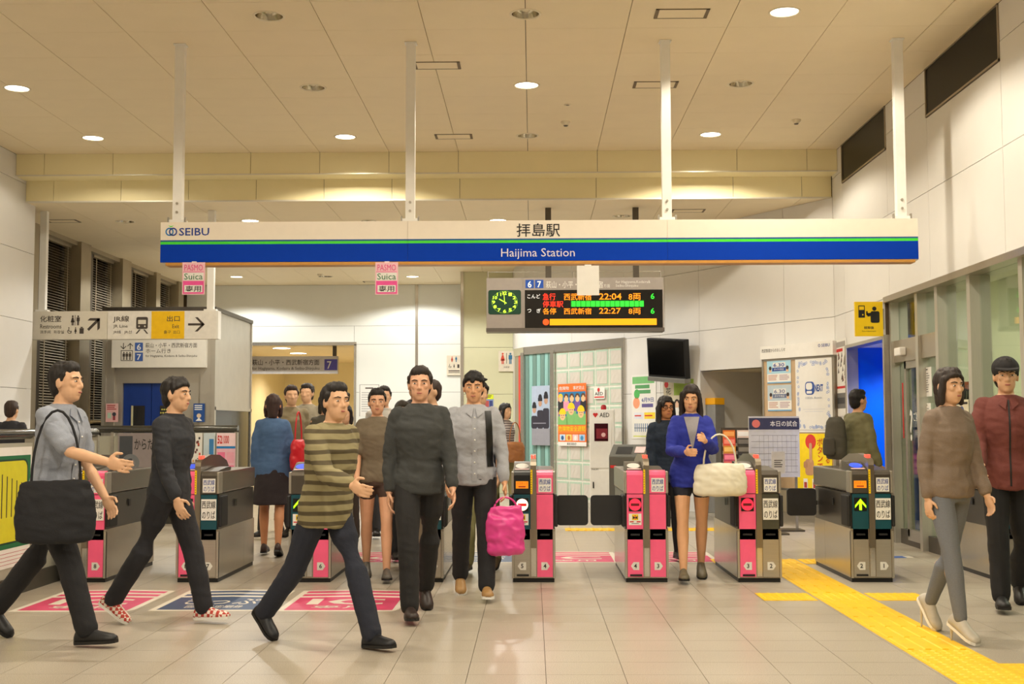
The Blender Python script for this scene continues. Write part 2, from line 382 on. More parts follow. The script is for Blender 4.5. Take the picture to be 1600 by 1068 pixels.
# diagonal / curved wall on the right side of the rear hall
W = [(3.94, 15.95), (1.50, 19.95), (-0.135, 22.3), (-0.32, 22.85), (-0.37, 23.57)]
def wall_hit(px, off=0.0):
    """point of the diagonal wall seen at pixel column px, and the z rotation of things that hang on it"""
    d = ray(px, 620)
    for (ax, ay), (bx, by) in zip(W[:-1], W[1:]):
        ex, ey = ax-bx, ay-by; det = d.x*(-ey)+d.y*ex
        t = (bx*(-ey)+by*ex)/det; u = (d.x*by-d.y*bx)/det
        if -1e-6 <= u <= 1.000001:
            a = math.atan2(ey, ex); n = Vector((math.sin(a), -math.cos(a), 0))
            return Vector((d.x*t, d.y*t, 0))+n*off, a
    raise ValueError(px)
def seg_wall(name, p, q, backs, panels, **k):
    return wall(name, q[0], q[1], math.atan2(p[1]-q[1], p[0]-q[0]), backs, panels, **k)
LA = math.dist(W[0], W[1]); LB = math.dist(W[1], W[2])
def along(px):                     # distance from the far end of the first stretch
    p, _ = wall_hit(px); return math.dist((p.x, p.y), W[1])
n0, n1 = along(1094), LA-0.25      # niche with the leaflet counter
NZ = 2.10
pa = []
for a, b in ((0, along(1040)), (along(1040), n0), (n0, LA*0.80), (LA*0.80, LA)):
    for z0, z1 in ((2.70, 3.61), (3.61, ZB)): pa.append((a, b, z0, z1))
pa += [(0, n0*0.5, 1.8, 2.7), (n0*0.5, n0, 1.8, 2.7), (0, n0*0.5, 0.9, 1.8), (n0*0.5, n0, 0.9, 1.8), (0, n0*0.5, 0, 0.9), (n0*0.5, n0, 0, 0.9), (n0, LA*0.8, NZ, 2.7), (LA*0.8, LA, NZ, 2.7), (n1, LA, 0, NZ)]
wall('wall_diagonal', W[1][0], W[1][1], math.atan2(W[0][1]-W[1][1], W[0][0]-W[1][0]), [(0, n0, 0, 4.4), (n0, LA, NZ, 4.4), (n1, LA, 0, NZ)], pa)
OCHRE = mat((226, 214, 186), 0.55, 0, 0.02, 3, name='niche_paint')
nm = MB().box(n0, n0+0.01, 0.0, 1.25, 0, NZ+0.02, WCREAM).box(n0, n1+0.3, 1.2, 1.25, 0, NZ+0.02, OCHRE).box(n1+0.28, n1+0.30, 0.02, 1.25, 0, NZ+0.02, OCHRE).box(n0, n1+0.3, 0.02, 1.25, NZ, NZ+0.03, OCHRE)
struct('wall_niche', nm, (W[1][0], W[1][1], 0), math.atan2(W[0][1]-W[1][1], W[0][0]-W[1][0]))
# upper part of the curved stretch, above the glass blocks
GB = 2.72
for k in range(1, 4):
    L = math.dist(W[k], W[k+1])
    if k == 1: ps = [(a, b, z0, z1) for a, b in ((0, L/2), (L/2, L)) for z0, z1 in ((GB, 3.61), (3.61, ZB))]
    else: ps = [(0, L, GB, 3.61), (0, L, 3.61, ZB)]
    if k == 3: ps += [(0, L, 0, 0.9), (0, L, 0.9, 1.8), (0, L, 1.8, GB)]
    seg_wall('wall_curved_%d' % k, W[k], W[k+1], [(0, L, 0 if k == 3 else GB-0.04, 4.4)], ps)

# rear white wall, opening to the passage, and the short olive wall
YW = 25.70
REARW = mat((236, 238, 232), 0.45, 0, 0.012, 3, name='rear_wall_paint')
o0 = at_y(372, 600, YW).x; o1 = at_y(553, 600, YW).x; oz = at_y(470, 538, YW).z; c1 = at_y(722, 600, YW).x; vj = at_y(651, 600, YW).x
ps = [(XB, o0, 0, 1.8), (XB, o0, 1.8, oz), (o1, vj, 0, 1.0), (o1, vj, 1.0, 2.0), (o1, vj, 2.0, oz), (vj, c1+0.6, 0, 1.0), (vj, c1+0.6, 1.0, 2.0), (vj, c1+0.6, 2.0, oz), (XB, o1, oz, 3.4), (o1, vj, oz, 3.4), (vj, c1+0.6, oz, 3.4), (XB, vj, 3.4, ZB), (vj, c1+0.6, 3.4, ZB)]
wall('wall_rear', 0, YW, 0, [(XB-0.2, o0, 0, 4.4), (o0, o1, oz, 4.4), (o1, 1.5, 0, 4.4)], ps, m=REARW)
struct('trim_3', MB().box(o0-0.03, o1+0.05, YW-0.02, YW+0.1, oz-0.02, oz+0.05, STEELV).box(o1, o1+0.05, YW-0.02, YW+0.1, 0, oz, STEELV).box(vj-0.03, vj+0.03, YW-0.03, YW+0.02, 0, ZB, STEELV))
OLIVE = mat((214, 212, 176), 0.5, 0, 0.015, 3, name='olive_panel_paint')
YO = 23.57; q0 = at_y(722, 600, YO).x; q1 = -0.37
wall('wall_olive', 0, YO, 0, [(q0, q1, 0, 4.4)], [(q0, q1, 0, 1.0), (q0, q1, 1.0, 1.9), (q0, q1, 1.9, 2.8), (q0, q1, 2.8, ZB)], m=OLIVE)
struct('trim_4', MB().box(q0-0.03, q0+0.03, YO-0.03, YW, 0, ZB, STEELV))
# passage beyond the opening
PAS = mat((238, 226, 190), 0.5, 0, 0.015, 3, name='passage_paint')
struct('wall_passage', MB().box(o0-0.6, o1+1.2, 33.5, 33.6, 0, 3.2, PAS).box(o1+1.0, o1+1.1, YW+0.12, 33.6, 0, 3.2, PAS).box(o0-0.7, o0-0.6, YW+0.12, 33.6, 0, 3.2, PAS))
struct('ceiling_passage', box(o0-0.7, o1+1.1, YW+0.12, 33.6, 3.02, 3.1, CEIL))

# ---- glazed wall with blinds on the left, behind
BLIND = mat((206, 196, 176), 0.5, 0.2, 0.05, name='blind_slat')
PILLAR = mat((172, 160, 136), 0.4, 0.5, 0.04, 5, name='pillar_metal')
NIGHT = mat((34, 31, 28), 0.12, 0.0, 0.1, name='dark_window_glass')
struct('wall_glazed', MB().box(XB-0.4, XB-0.35, 16.3, 26, 0, 4.5, mat((52, 46, 40), 0.7, name='dark_outside')).box(XB-0.35, XB+0.01, 16.3, 26, 4.2, 4.5, PILLAR).box(XB-0.35, XB+0.02, 16.3, 26, 0, 0.12, PILLAR))
edges = [(16.45, 17.35), (18.3, 19.45), (20.45, 21.45), (22.5, 23.4), (24.0, 24.9)]
prev = 16.32
slat = MB()
for q in range(66): slat.add([(-0.02, 0, 0), (0.02, 0, -0.02), (0.02, 1, -0.02), (-0.02, 1, 0)], [(0, 1, 2, 3)], BLIND); slat.v[-4:] = [(v[0], v[1], v[2]+4.16-q*0.042) for v in slat.v[-4:]]
slat_me = slat.mesh('blind_slats')
blind_lab = ['nearest of the five, by the left wall end', 'second of the five from the left wall end', 'third and middle one of the five', 'fourth of the five from the left wall end', 'smallest and farthest of the five']
for n, (a, b) in enumerate(edges):
    w = tag(MB().box(XB-0.25, XB-0.24, a, b, 0.1, 4.2, NIGHT).build('window_%d' % (n+4)), kind='structure')
    MB().box(XB-0.27, XB-0.2, a, a+0.03, 0.1, 4.2, STEELV).box(XB-0.27, XB-0.2, b-0.03, b, 0.1, 4.2, STEELV).box(XB-0.27, XB-0.2, a, b, 1.35, 1.40, STEELV).build('window_frame', w)
    t = thing('venetian_blind', 'grey slatted venetian blind, '+blind_lab[n], 'blind', (XB-0.12, a, 0), 0, 'venetian blinds in the left rear windows')
    o = put('blind_slats', slat_me, t); o.scale = (1, b-a-0.02, 1); o['kind'] = 'stuff'
    MB().box(-0.03, 0.03, 0, b-a-0.02, 4.16, 4.2, PILLAR).build('head_rail', t)
    MB().box(-0.022, 0.022, 0, b-a-0.02, 1.37, 1.40, PILLAR).build('bottom_rail', t)
    MB().box(0.021, 0.026, 0.12, 0.15, 1.38, 4.18, PILLAR).box(0.021, 0.026, b-a-0.17, b-a-0.14, 1.38, 4.18, PILLAR).build('ladder_tape', t)
    nxt = edges[n+1][0] if n < 4 else 25.7
    struct('trim_%d' % (n+5), MB().box(XB-0.3, XB+0.06, b+0.01, b+(nxt-b)*0.45, 0, ZB, PILLAR).box(XB-0.32, XB-0.1, b+(nxt-b)*0.45, nxt-0.01, 0, ZB, DSTEEL).box(XB-0.1, XB+0.03, b+(nxt-b)*0.45, b+(nxt-b)*0.45+0.03, 0, ZB, STEELV))

# ---- opening with blue lining in the right wall
BLUE = mat((10, 98, 232), 0.25, 0.1, 0.03, 4, name='blue_enamel')
by0, by1 = 13.78, 15.40
struct('door_1', MB().box(XR+0.1, XR+1.4, by1, by1+0.04, 0, 2.3, BLUE).box(XR+1.36, XR+1.4, by0, by1, 0, 2.3, BLUE).box(XR+0.1, XR+1.4, by0-0.05, by0-0.01, 0, 2.3, BLUE).box(XR+0.02, XR+1.4, by0, by1, 2.26, 2.30, WHITE))
down_spot(XR+0.75, 14.6, 2.22, 110, (1, 0.97, 0.92), 150, 0.6)  # unseen fill lamp added to brighten the blue lining; no fitting built
struct('trim_20', MB().box(XR-0.01, XR+0.14, by1-0.02, by1+0.05, 0, 2.28, STEEL).box(XR-0.01, XR+0.14, by0-0.06, by0, 0, 2.30, STEEL).box(XR-0.012, XR+0.14, by0, by1, 2.25, 2.29, STEEL).box(XR+0.50, XR+0.56, by1-0.03, by1, 0, 2.26, DSTEEL))

# ---- glazed office front in the right wall
XG = 4.08
GLASS = glass()
mull = [13.70, 12.78, 12.15, 11.25, 10.05, 8.6, 7.0, 5.2]
gw = MB(); MUL = mat((196, 192, 180), 0.3, 0.55, 0.04, 6, stretch=(20, 20, 1), name='mullion_steel')
gw.box(XG-0.03, XG+0.08, 5.0, 13.74, 0, 0.16, DSTEEL)
glz = struct('window_9', gw)
for a, b in zip(mull[:-1], mull[1:]):
    MB().box(XG, XG+0.012, b+0.05, a-0.05, 0.16, 2.655, GLASS).build('window_pane', glz)
for k, y in enumerate(mull):
    wd = 0.05 if k in (0,) else 0.075
    MB().box(XG-0.09, XG+0.10, y-wd, y+wd*0.1, 0, 2.70, MUL).box(XG-0.05, XG+0.06, y+wd*0.1, y+wd, 0, 2.70, MUL).build('mullion', glz)
# sliding door with operator beam
dr = tag(box(XG-0.06, XG+0.05, 12.15, 13.68, 1.98, 2.22, HEAD).build('door_2'), kind='structure')
MB().box(XG-0.04, XG+0.02, 13.30, 13.36, 0.1, 1.98, STEEL).box(XG-0.04, XG+0.02, 12.84, 12.90, 0.1, 1.98, STEEL).box(XG-0.04, XG+0.02, 12.84, 13.36, 1.9, 1.98, STEEL).box(XG-0.04, XG+0.02, 12.84, 13.36, 0.06, 0.18, STEEL).build('door_frame', dr)
MB().box(XG-0.015, XG-0.005, 12.9, 13.3, 0.18, 1.9, GLASS).build('door_pane', dr)
MB().bbox(XG-0.13, XG-0.06, 13.2, 13.42, 2.04, 2.13, WHITE, 0.015).build('door_sensor', dr)
MB().text('ご案内', 0, 0.28, 0, 0.10, 0, WHITE).build('door_lettering', dr, (XG-0.02, 13.14, 1.33), -PI/2)
MB().text('?', 0, 0.10, 0, 0.34, 0, WHITE, 0.02).build('door_lettering', dr, (XG-0.02, 13.27, 1.12), -PI/2)
MB().box(XG-0.05, XG-0.045, 13.385, 13.42, 1.15, 1.75, REDINK).build('door_warning_strip', dr)
# the office room behind the glass
OFF = mat((206, 208, 172), 0.6, 0, 0.02, 3, name='office_paint')
struct('wall_office', MB().box(7.4, 7.5, 4.5, 13.7, 0, 3.2, OFF).box(XG+0.2, 7.5, 13.66, 13.72, 0, 3.2, OFF).box(XG+0.15, 7.5, 4.4, 4.5, 0, 3.2, OFF).box(XG+0.10, XG+0.2, 4.4, 13.7, 2.72, 3.2, OFF))
struct('ceiling_office', box(XG+0.1, 7.5, 4.4, 13.72, 3.0, 3.1, OFF))

# ================================================================== CEILING FITTINGS
LAMPW = mat((255, 246, 226), 0.5, 0, 0.0, emit=14.0, name='lamp_glow')
BOWL = mat((206, 198, 178), 0.18, 0.95, 0.25, 10, stretch=(1, 1, 0.1), name='reflector_metal')
TRIMW = mat((236, 224, 196), 0.5, name='light_trim')
def downlight(x, y, z, lit, lab, grp):
    t = thing('downlight', lab, 'downlight', (x, y, z), 0, grp)
    MB().lathe([(0.118, 0.0), (0.121, -0.006), (0.138, -0.006), (0.140, 0.0)], TRIMW).build('trim_ring', t)
    MB().lathe([(0.119, 0.0), (0.112, 0.04), (0.09, 0.10), (0.02, 0.115)], BOWL).build('reflector', t)
    if lit: MB().lathe([(0.117, 0.002), (0.06, 0.002), (0.0005, 0.002)], LAMPW).build('lit_lamp', t)
    else: MB().lathe([(0.0, 0.02), (0.03, 0.03), (0.035, 0.10)], TRIMW).build('unlit_bulb', t)
lab = {(-5.40, 14.78): 'lit downlight at far left of main ceiling, close to the beam', (-2.29, 14.80): 'lit downlight above the beam, between the two left hanging poles of the blue sign', (2.19, 14.80): 'lit downlight near the beam, right of the third sign pole',
 (-5.40, 12.55): 'lit downlight at the extreme left edge of the main ceiling', (-0.05, 12.57): 'lit downlight in the middle of the main ceiling, straight above the station name', (2.18, 10.35): 'lit downlight at the top right of the ceiling, biggest bright disc'}
dl = {(-2.27, 10.35): 'unlit downlight at top left of ceiling, between the first two sign poles', (-0.05, 10.35): 'unlit downlight at top centre of the ceiling', (-2.29, 12.60): 'unlit downlight halfway down the ceiling, left of the second sign pole',
 (2.18, 12.57): 'unlit downlight halfway down the ceiling, right of the third sign pole', (-0.05, 14.80): 'unlit downlight at ceiling centre, closest to the beam'}
for p in MAIN_LIT: downlight(p[0], p[1], ZC, True, lab.get(p, 'lit downlight in the main ceiling above the camera'), 'recessed ceiling downlights')
for p in MAIN_DARK: downlight(p[0], p[1], ZC, False, dl[p], 'recessed ceiling downlights')
bl = ['lit downlight in rear ceiling, left, just above the blue sign', 'lit downlight in rear ceiling just above the station name', 'lit downlight in rear ceiling hidden behind the blue sign', 'lit downlight in rear ceiling hidden behind the blue sign', 'lit downlight in rear ceiling hidden behind the blue sign',
 'lit downlight in rear ceiling right of the left pink card', 'lit downlight in rear ceiling right of the second pink card']
for p, l in zip(BACK_LIT, bl): downlight(p[0], p[1], ZB, True, l, 'recessed ceiling downlights')
bd = ['unlit downlight in rear ceiling near the left blinds', 'unlit downlight in rear ceiling beside the second sign pole', 'unlit downlight in rear ceiling near the dark pole of the departure board', 'unlit downlight in rear ceiling under the blue sign, left of the second pink card']
for p, l in zip(BACK_DARK, bd): downlight(p[0], p[1], ZB, False, l, 'recessed ceiling downlights')
# lamps of the passage
for n, (px, py) in enumerate(((440, 543), (466, 551))):
    p = at_z(px, py, 3.02)
    t = thing('downlight', ('first', 'second')[n]+' small lit downlight in the passage behind the platform 7 sign', 'downlight', (p.x, p.y, 3.02), 0, 'passage downlights')
    MB().lathe([(0.118, 0.0), (0.121, -0.012), (0.2, -0.012), (0.205, 0.0)], TRIMW).build('trim_ring', t)
    MB().lathe([(0.19, -0.013), (0.1, -0.013), (0.0005, -0.013)], LAMPW).build('lit_lamp', t)
for x, y in ((-4.9, 27.2), (-3.9, 30.5), (-5.5, 30.5)): down_spot(x, y, 2.96, 170, (1, 0.86, 0.62), 150, 0.6)
# air slots
SLOT = mat((120, 104, 78), 0.6, name='slot_brown')  # plain brown of the slot frames and the speaker grille
sl = [((683, 102), ZC, 'rectangular air slot in main ceiling right of the second sign pole'), ((709, 213), ZC, 'rectangular air slot near the beam, right of the second sign pole'), ((1065, 21), ZC, 'rectangular air slot at the top of the ceiling beside the third sign pole'),
      ((1024, 132), ZC, 'rectangular air slot crossing behind the third sign pole'), ((1075, 329), ZB, 'rectangular air slot in rear ceiling beside the third sign pole'), ((98, 345), ZB, 'rectangular hatch in rear ceiling by the left pole of the white sign'), ((585, 440), ZB, 'rectangular air slot in rear ceiling left of the second pink card')]
for (px, py), z, l in sl:
    p = at_z(px, py, z); t = thing('air_slot', l, 'vent', (p.x, p.y, z), 0, 'ceiling air slots')
    w, d = 0.23, 0.12
    MB().box(-w, w, -d, -d+0.012, -0.006, 0, SLOT).box(-w, w, d-0.012, d, -0.006, 0, SLOT).box(-w, -w+0.03, -d, d, -0.006, 0, SLOT).box(w-0.03, w, -d, d, -0.006, 0, SLOT).build('frame', t)
    MB().box(-w+0.03, w-0.03, -d+0.012, d-0.012, -0.004, 0, CEIL).build('cover', t)
for (px, py), z, l in (((884, 190), ZC, 'small round smoke detector in ceiling right of centre'), ((1244, 187), ZC, 'small round smoke detector in ceiling left of the far right pole'), ((500, 428), ZB, 'small smoke detector in rear ceiling under the blue sign')):
    p = at_z(px, py, z); t = thing('smoke_detector', l, 'smoke detector', (p.x, p.y, z), 0, 'ceiling smoke detectors')
    MB().lathe([(0.055, 0), (0.055, -0.02), (0.035, -0.03), (0.035, -0.045), (0.001, -0.05)], TRIMW, n=16).build('body', t)
    MB().lathe([(0.028, -0.046), (0.02, -0.056), (0.001, -0.056)], DSTEEL, n=12).build('sensor', t)
p = at_z(887, 163, ZC); t = thing('ceiling_speaker', 'tiny flush round fitting in ceiling above the right smoke detector of the centre', 'speaker', (p.x, p.y, ZC))
MB().lathe([(0.04, 0), (0.04, -0.006), (0.001, -0.008)], TRIMW, n=16).build('body', t); MB().lathe([(0.02, -0.009), (0.001, -0.009)], SLOT, n=12).build('grille', t)
# office lamp behind the glass
p = at_x(1525, 430, 5.2)
t = thing('office_ceiling_lamp', 'white dome lamp hanging from the ticket office ceiling behind the glass', 'lamp', (5.2, p.y, 3.0))
MB().lathe([(0.10, 0), (0.10, -0.03), (0.03, -0.05), (0.03, -0.16)], STEELV).build('mount', t)
MB().lathe([(0.03, -0.16), (0.14, -0.19), (0.15, -0.3), (0.10, -0.36), (0.001, -0.38)], mat((244, 238, 220), 0.4, emit=0.5, name='dome_glass')).build('dome', t)
for y in (12.0, 9.3):
    l = D.lights.new('office_lamp', 'AREA'); l.shape = 'RECTANGLE'; l.size = 1.2; l.size_y = 0.3; l.energy = 48; l.color = (1, 0.95, 0.82)
    o = D.objects.new('office_lamp', l); COL.objects.link(o); o.location = (5.9, y, 2.95)
    t = thing('office_light_panel', 'flat lit ceiling panel inside the ticket office', 'light', (5.9, y, 3.0), 0, 'office ceiling panels')
    MB().box(-0.62, 0.62, -0.17, 0.17, -0.035, 0, WHITE).build('housing', t); MB().box(-0.6, 0.6, -0.15, 0.15, -0.04, -0.034, mat((255, 248, 230), emit=2.0, name='panel_glow')).build('diffuser', t)

# ================================================================== SIGNS
class Plane:
    """a vertical plane through O turned rz about z; turns photo measurements into its own (along, up) metres"""
    def __init__(s, O, rz=0.0):
        s.O = Vector(O); s.rz = rz; s.U = Vector((math.cos(rz), math.sin(rz), 0)); s.N = Vector((math.sin(rz), -math.cos(rz), 0))
    def L(s, px, py):
        d = ray(px, py); t = (s.O-CAM).dot(s.N)/d.dot(s.N); p = CAM+d*t-s.O
        return p.dot(s.U), p.z
    def rc(s, px0, py0, px1, py1):        # left, top, right, bottom (heights taken at the left edge)
        a, zt = s.L(px0, py0); b, _ = s.L(px1, py0); _, zb = s.L(px0, py1)
        return a, b, zb, zt
    def rect(s, mb, px0, py0, px1, py1, d, m): a, b, z0, z1 = s.rc(px0, py0, px1, py1); return mb.rect(a, b, z0, z1, -d, m)
    def box(s, mb, px0, py0, px1, py1, d0, d1, m): a, b, z0, z1 = s.rc(px0, py0, px1, py1); return mb.box(a, b, -d1, -d0, z0, z1, m)
    def text(s, mb, body, px0, py0, px1, py1, d, m, bold=0.0): a, b, z0, z1 = s.rc(px0, py0, px1, py1); return mb.text(body, a, b, z0, z1, -d, m, bold)

# ---- the long blue and white station sign
YS = 11.05
P0 = at_y(250, 411, YS); P1 = at_y(1434, 341, YS)
S = Plane((P0.x, YS, P0.z))
SW_ = P1.x-P0.x; SH = at_y(842, 344, YS).z-P0.z
t = thing('station_sign', 'long white and blue station name sign hanging from four white poles above the gates', 'sign', S.O)
SIGNW = mat((240, 230, 214), 0.35, 0, 0.015, name='sign_white'); SIGNB = mat((0, 60, 180), 0.6, 0, 0.02, name='sign_blue'); SIGNG = mat((70, 226, 50), 0.35, name='sign_green'); SIGNB.node_tree.nodes['Principled BSDF'].inputs['Specular IOR Level'].default_value = 0.12; SIGND = mat((0, 84, 150), 0.35, name='sign_line_blue')
MB().box(0, SW_, 0.012, 0.16, 0.0, SH, SIGNW).build('housing', t)
cuts = [0, S.L(637, 380)[0], S.L(1043, 380)[0], SW_]
for a, b in zip(cuts[:-1], cuts[1:]):
    MB().box(a+0.001, b-0.001, 0, 0.012, SH*0.56, SH, SIGNW).build('white_panel', t)
    MB().box(a+0.001, b-0.001, 0, 0.012, SH*0.02, SH*0.455, SIGNB).build('blue_panel', t)
    MB().box(a+0.001, b-0.001, 0, 0.012, SH*0.455, SH*0.52, SIGNG).box(a+0.001, b-0.001, 0, 0.012, SH*0.52, SH*0.56, SIGND).build('stripe', t)
MB().box(0.05, SW_-0.03, 0.0, 0.15, -0.022, 0.004, mat((206, 150, 74), 0.4, 0.3, name='amber_edge')).build('bottom_edge', t)
for px in (275, 640, 1043, 1411):
    x = S.L(px, 300)[0]; zt = ZC-P0.z
    p = MB().box(x-0.042, x+0.042, 0.04, 0.12, SH+0.03, zt, WHITE).build('pole', t)
    MB().box(x-0.055, x+0.055, 0.03, 0.13, zt-0.012, zt-0.001, WHITE).build('ceiling_plate', p)
    MB().box(x-0.075, x+0.075, 0.03, 0.13, SH, SH+0.03, WHITE).box(x-0.085, x-0.07, 0.03, 0.06, SH+0.0, SH+0.05, STEEL).box(x+0.07, x+0.085, 0.03, 0.06, SH, SH+0.05, STEEL).build('foot_bracket', p)
    MB().cyl((x, 0.040, SH+0.10), (x, 0.030, SH+0.10), 0.012, 0.012, STEEL, 8).cyl((x, 0.040, SH+0.18), (x, 0.030, SH+0.18), 0.012, 0.012, STEEL, 8).build('bolt', p)
m = MB(); S.text(m, '拝島駅', 807, 349, 875, 370, 0.002, mat((28, 26, 26), name='sign_black'), 0.012); m.build('lettering', t)
m = MB(); S.text(m, 'Haijima Station', 783, 388, 898, 405, 0.002, mat((226, 222, 236), name='sign_letter_white')); m.build('lettering', t)
NAVY = mat((24, 60, 150), 0.4, name='logo_navy')
m = MB(); S.text(m, 'SEIBU', 280, 356, 327, 368, 0.002, NAVY, 0.012); m.build('lettering', t)
m = MB()
for px in (265, 270.5):
    x, z = S.L(px, 362); m.ring(x, z, 0.026, 0.038, -0.002, NAVY if px > 266 else mat((24, 120, 190), name='logo_cyan'))
x, z = S.L(267.5, 354); m.poly([(x-0.028, z+0.012), (x, z-0.006), (x+0.028, z+0.012), (x+0.004, z+0.006), (x, z+0.002), (x-0.004, z+0.006)], -0.002, SIGNG)
m.build('emblem', t)

# ---- pink fare-card notices clipped under the sign, and the blank card
def card(px, lab):
    P = Plane((at_y(px, 458, YS-0.03).x, YS-0.03, 0)); c, _ = P.L(px, 430)
    z0 = at_y(px, 460, YS-0.03).z; w, h = 0.206, 0.295
    t = thing('fare_card_notice', lab, 'sign', (P.O.x, YS-0.03, z0), 0, 'pink fare card notices under the blue sign')
    MP = mat((240, 84, 160), 0.4, name='notice_pink')
    MB().box(-w/2, w/2, 0, 0.008, 0, h, mat((244, 196, 206), 0.4, name='notice_pale_pink')).build('card', t)
    m = MB(); m.rect(-w/2+0.008, w/2-0.008, 0.008, h*0.42, -0.0012, MP).rect(-w/2+0.02, w/2-0.02, 0.022, h*0.29, -0.002, PAPER)
    m.rect(-w/2+0.012, w/2-0.012, h*0.44, h*0.68, -0.0012, PAPER).rect(-w/2+0.008, w/2-0.008, h*0.695, h*0.71, -0.0012, MP).build('print', t)
    m = MB(); m.text('PASMO', -w*0.41, w*0.41, h*0.74, h*0.93, -0.002, mat((228, 70, 140), name='pasmo_pink')); m.text('Suica', -w*0.41, w*0.41, h*0.465, h*0.655, -0.003, mat((20, 110, 60), name='suica_green')); m.text('専用', -w*0.34, w*0.34, h*0.085, h*0.275, -0.003, INK, 0.01); m.build('lettering', t)
    MB().box(-0.02, 0.02, 0.009, 0.03, h*0.8, h+0.01, WHITE).build('clip', t)
card(302, 'pink PASMO and Suica notice under the left end of the blue sign')
card(604, 'pink PASMO and Suica notice hanging near the second pole of the blue sign')
p = at_y(919, 461, YS-0.02); t = thing('blank_card', 'blank white back of a card hanging under the blue sign before the departure board', 'sign', (p.x, YS-0.02, p.z))
MB().box(-0.1, 0.1, 0, 0.006, 0, 0.27, WHITE).build('card', t); MB().box(-0.03, 0.03, 0.006, 0.03, 0.22, 0.28, WHITE).build('clip', t)

# ---- departure board with clock
YD = 16.5
a = at_y(760, 518, YD); b = at_y(1037, 433, YD); S = Plane((a.x, YD, a.z)); BW, BH = b.x-a.x, b.z-a.z
t = thing('departure_board', 'grey hanging departure board with LED train times and a green clock', 'departure board', S.O)
GREYM = mat((168, 160, 154), 0.4, 0.3, 0.03, name='board_grey')
MB().box(0, BW, 0.02, 0.30, 0.05, BH, GREYM).build('housing', t)
MB().box(-0.004, BW+0.004, 0, 0.31, 0, 0.05, mat((104, 98, 92), 0.4, 0.3, name='board_grey_dark')).build('bottom_rail', t)
cw = S.L(817, 480)[0]
MB().box(0.004, cw-0.003, 0.0, 0.02, 0.05, BH, GREYM).build('clock_panel', t)
MB().box(cw+0.003, BW-0.004, 0.0, 0.02, 0.05, BH, GREYM).build('header_panel', t)
m = MB(); a0, a1, z0, z1 = S.rc(820, 453, 1035, 512); m.box(a0, a1, -0.004, 0.0, z0, z1, mat((10, 8, 8), 0.25, name='led_black')); m.build('led_screen', t)
def led(col, e=1.6): return mat(col, 0.6, 0, 0.0, emit=e)
OR, RD, GN, WT = led((255, 140, 10), 1.0), led((255, 50, 24), 1.0), led((40, 220, 50), 0.9), led((240, 240, 235), 0.5)
m = MB()
for body, x0, y0, x1, y1, mt in (('急行', 848, 458, 868, 469, RD), ('西武新宿', 881, 458, 924, 469, OR), ('22:04', 936, 458, 971, 468, OR), ('8両', 982, 458, 1001, 469, OR), ('6', 1016.5, 458, 1022.5, 467, GN),
    ('停車駅', 848, 470, 880, 480, RD), ('各停', 848, 481, 869, 491, OR), ('西武新宿', 881, 481, 924, 491, OR), ('22:27', 936, 481, 970, 490, OR), ('8両', 982, 481, 1001, 491, OR), ('6', 1016.5, 481, 1022.5, 490, GN),
    ('こんど', 824, 459.5, 844, 466, WT), ('つ', 824, 482.5, 830, 488, WT), ('ぎ', 838.5, 482, 845, 488.5, WT)): S.text(m, body, x0, y0, x1, y1, 0.006, mt, 0.012)
m.build('led_lettering', t)
m = MB()
for k in range(15):
    x0 = 893+k*7.6; S.rect(m, x0, 470.2, x0+6.2, 478.8, 0.006, GN)
m.mark(); S.rect(m, 892, 469.5, 1006, 479, 0.0052, led((10, 120, 20), 0.9)); m.mark(); S.rect(m, 859, 498, 1026, 508, 0.006, led((250, 158, 0), 0.85))
x, z = S.L(853, 503); m.mark(); m.disc(x, z, 0.043, -0.006, led((255, 80, 20), 0.9)); m.build('led_bars', t)
m = MB()
for px, s_ in ((827.5, '6'), (842.5, '7')):
    S.rect(m, px-6.5, 437, px+6.5, 450, 0.002, mat((20, 84, 190), name='platform_blue')); S.text(m, s_, px-3, 439, px+3, 449, 0.003, WT, 0.015)
S.text(m, '萩山・小平・', 853, 439, 901, 450, 0.002, WHITE, 0.012); S.text(m, '西武新宿', 901.5, 439, 942, 450, 0.002, WHITE, 0.012); S.text(m, '方面', 943, 443.5, 953, 449, 0.002, WHITE)
S.text(m, 'for Hagiyama,Kodaira&', 962, 438, 1016, 443.5, 0.002, WHITE); S.text(m, 'Seibu-Shinjuku', 962, 444, 997, 449, 0.002, WHITE); m.build('header_lettering', t)
a0, a1, z0, z1 = S.rc(763, 453, 814, 491)
clk = MB().rrect(a0, a1, z0, z1, 0.03, -0.006, 0, mat((6, 52, 36), 0.3, emit=0.5, name='clock_green')).build('clock_face', t)
YG = led((196, 250, 60), 1.3); cx, cz = (a0+a1)/2, (z0+z1)/2; R = (z1-z0)*0.42
m = MB()
for k in range(1, 13):
    a_ = PI/2-k*PI/6; x, z = cx+R*1.08*math.cos(a_), cz+R*0.88*math.sin(a_); s_ = 0.022
    m.text(str(k), x-s_*(1 if k < 10 else 1.3), x+s_*(1 if k < 10 else 1.3), z-s_, z+s_, -0.0075, YG, 0.02)
m.mark()
for k in range(60): 
    a_ = k*PI/30; m.disc(cx+R*1.24*math.cos(a_), cz+R*1.08*math.sin(a_), 0.003, -0.0075, YG, 5)
m.build('clock_numerals', clk)
def hand(ang, l, w): 
    d = (math.sin(ang), math.cos(ang)); n = (d[1], -d[0])
    return [(cx-d[0]*0.03+n[0]*w, cz-d[1]*0.03+n[1]*w), (cx-d[0]*0.03-n[0]*w, cz-d[1]*0.03-n[1]*w), (cx+d[0]*l-n[0]*w, cz+d[1]*l-n[1]*w), (cx+d[0]*l+n[0]*w, cz+d[1]*l+n[1]*w)][::-1]
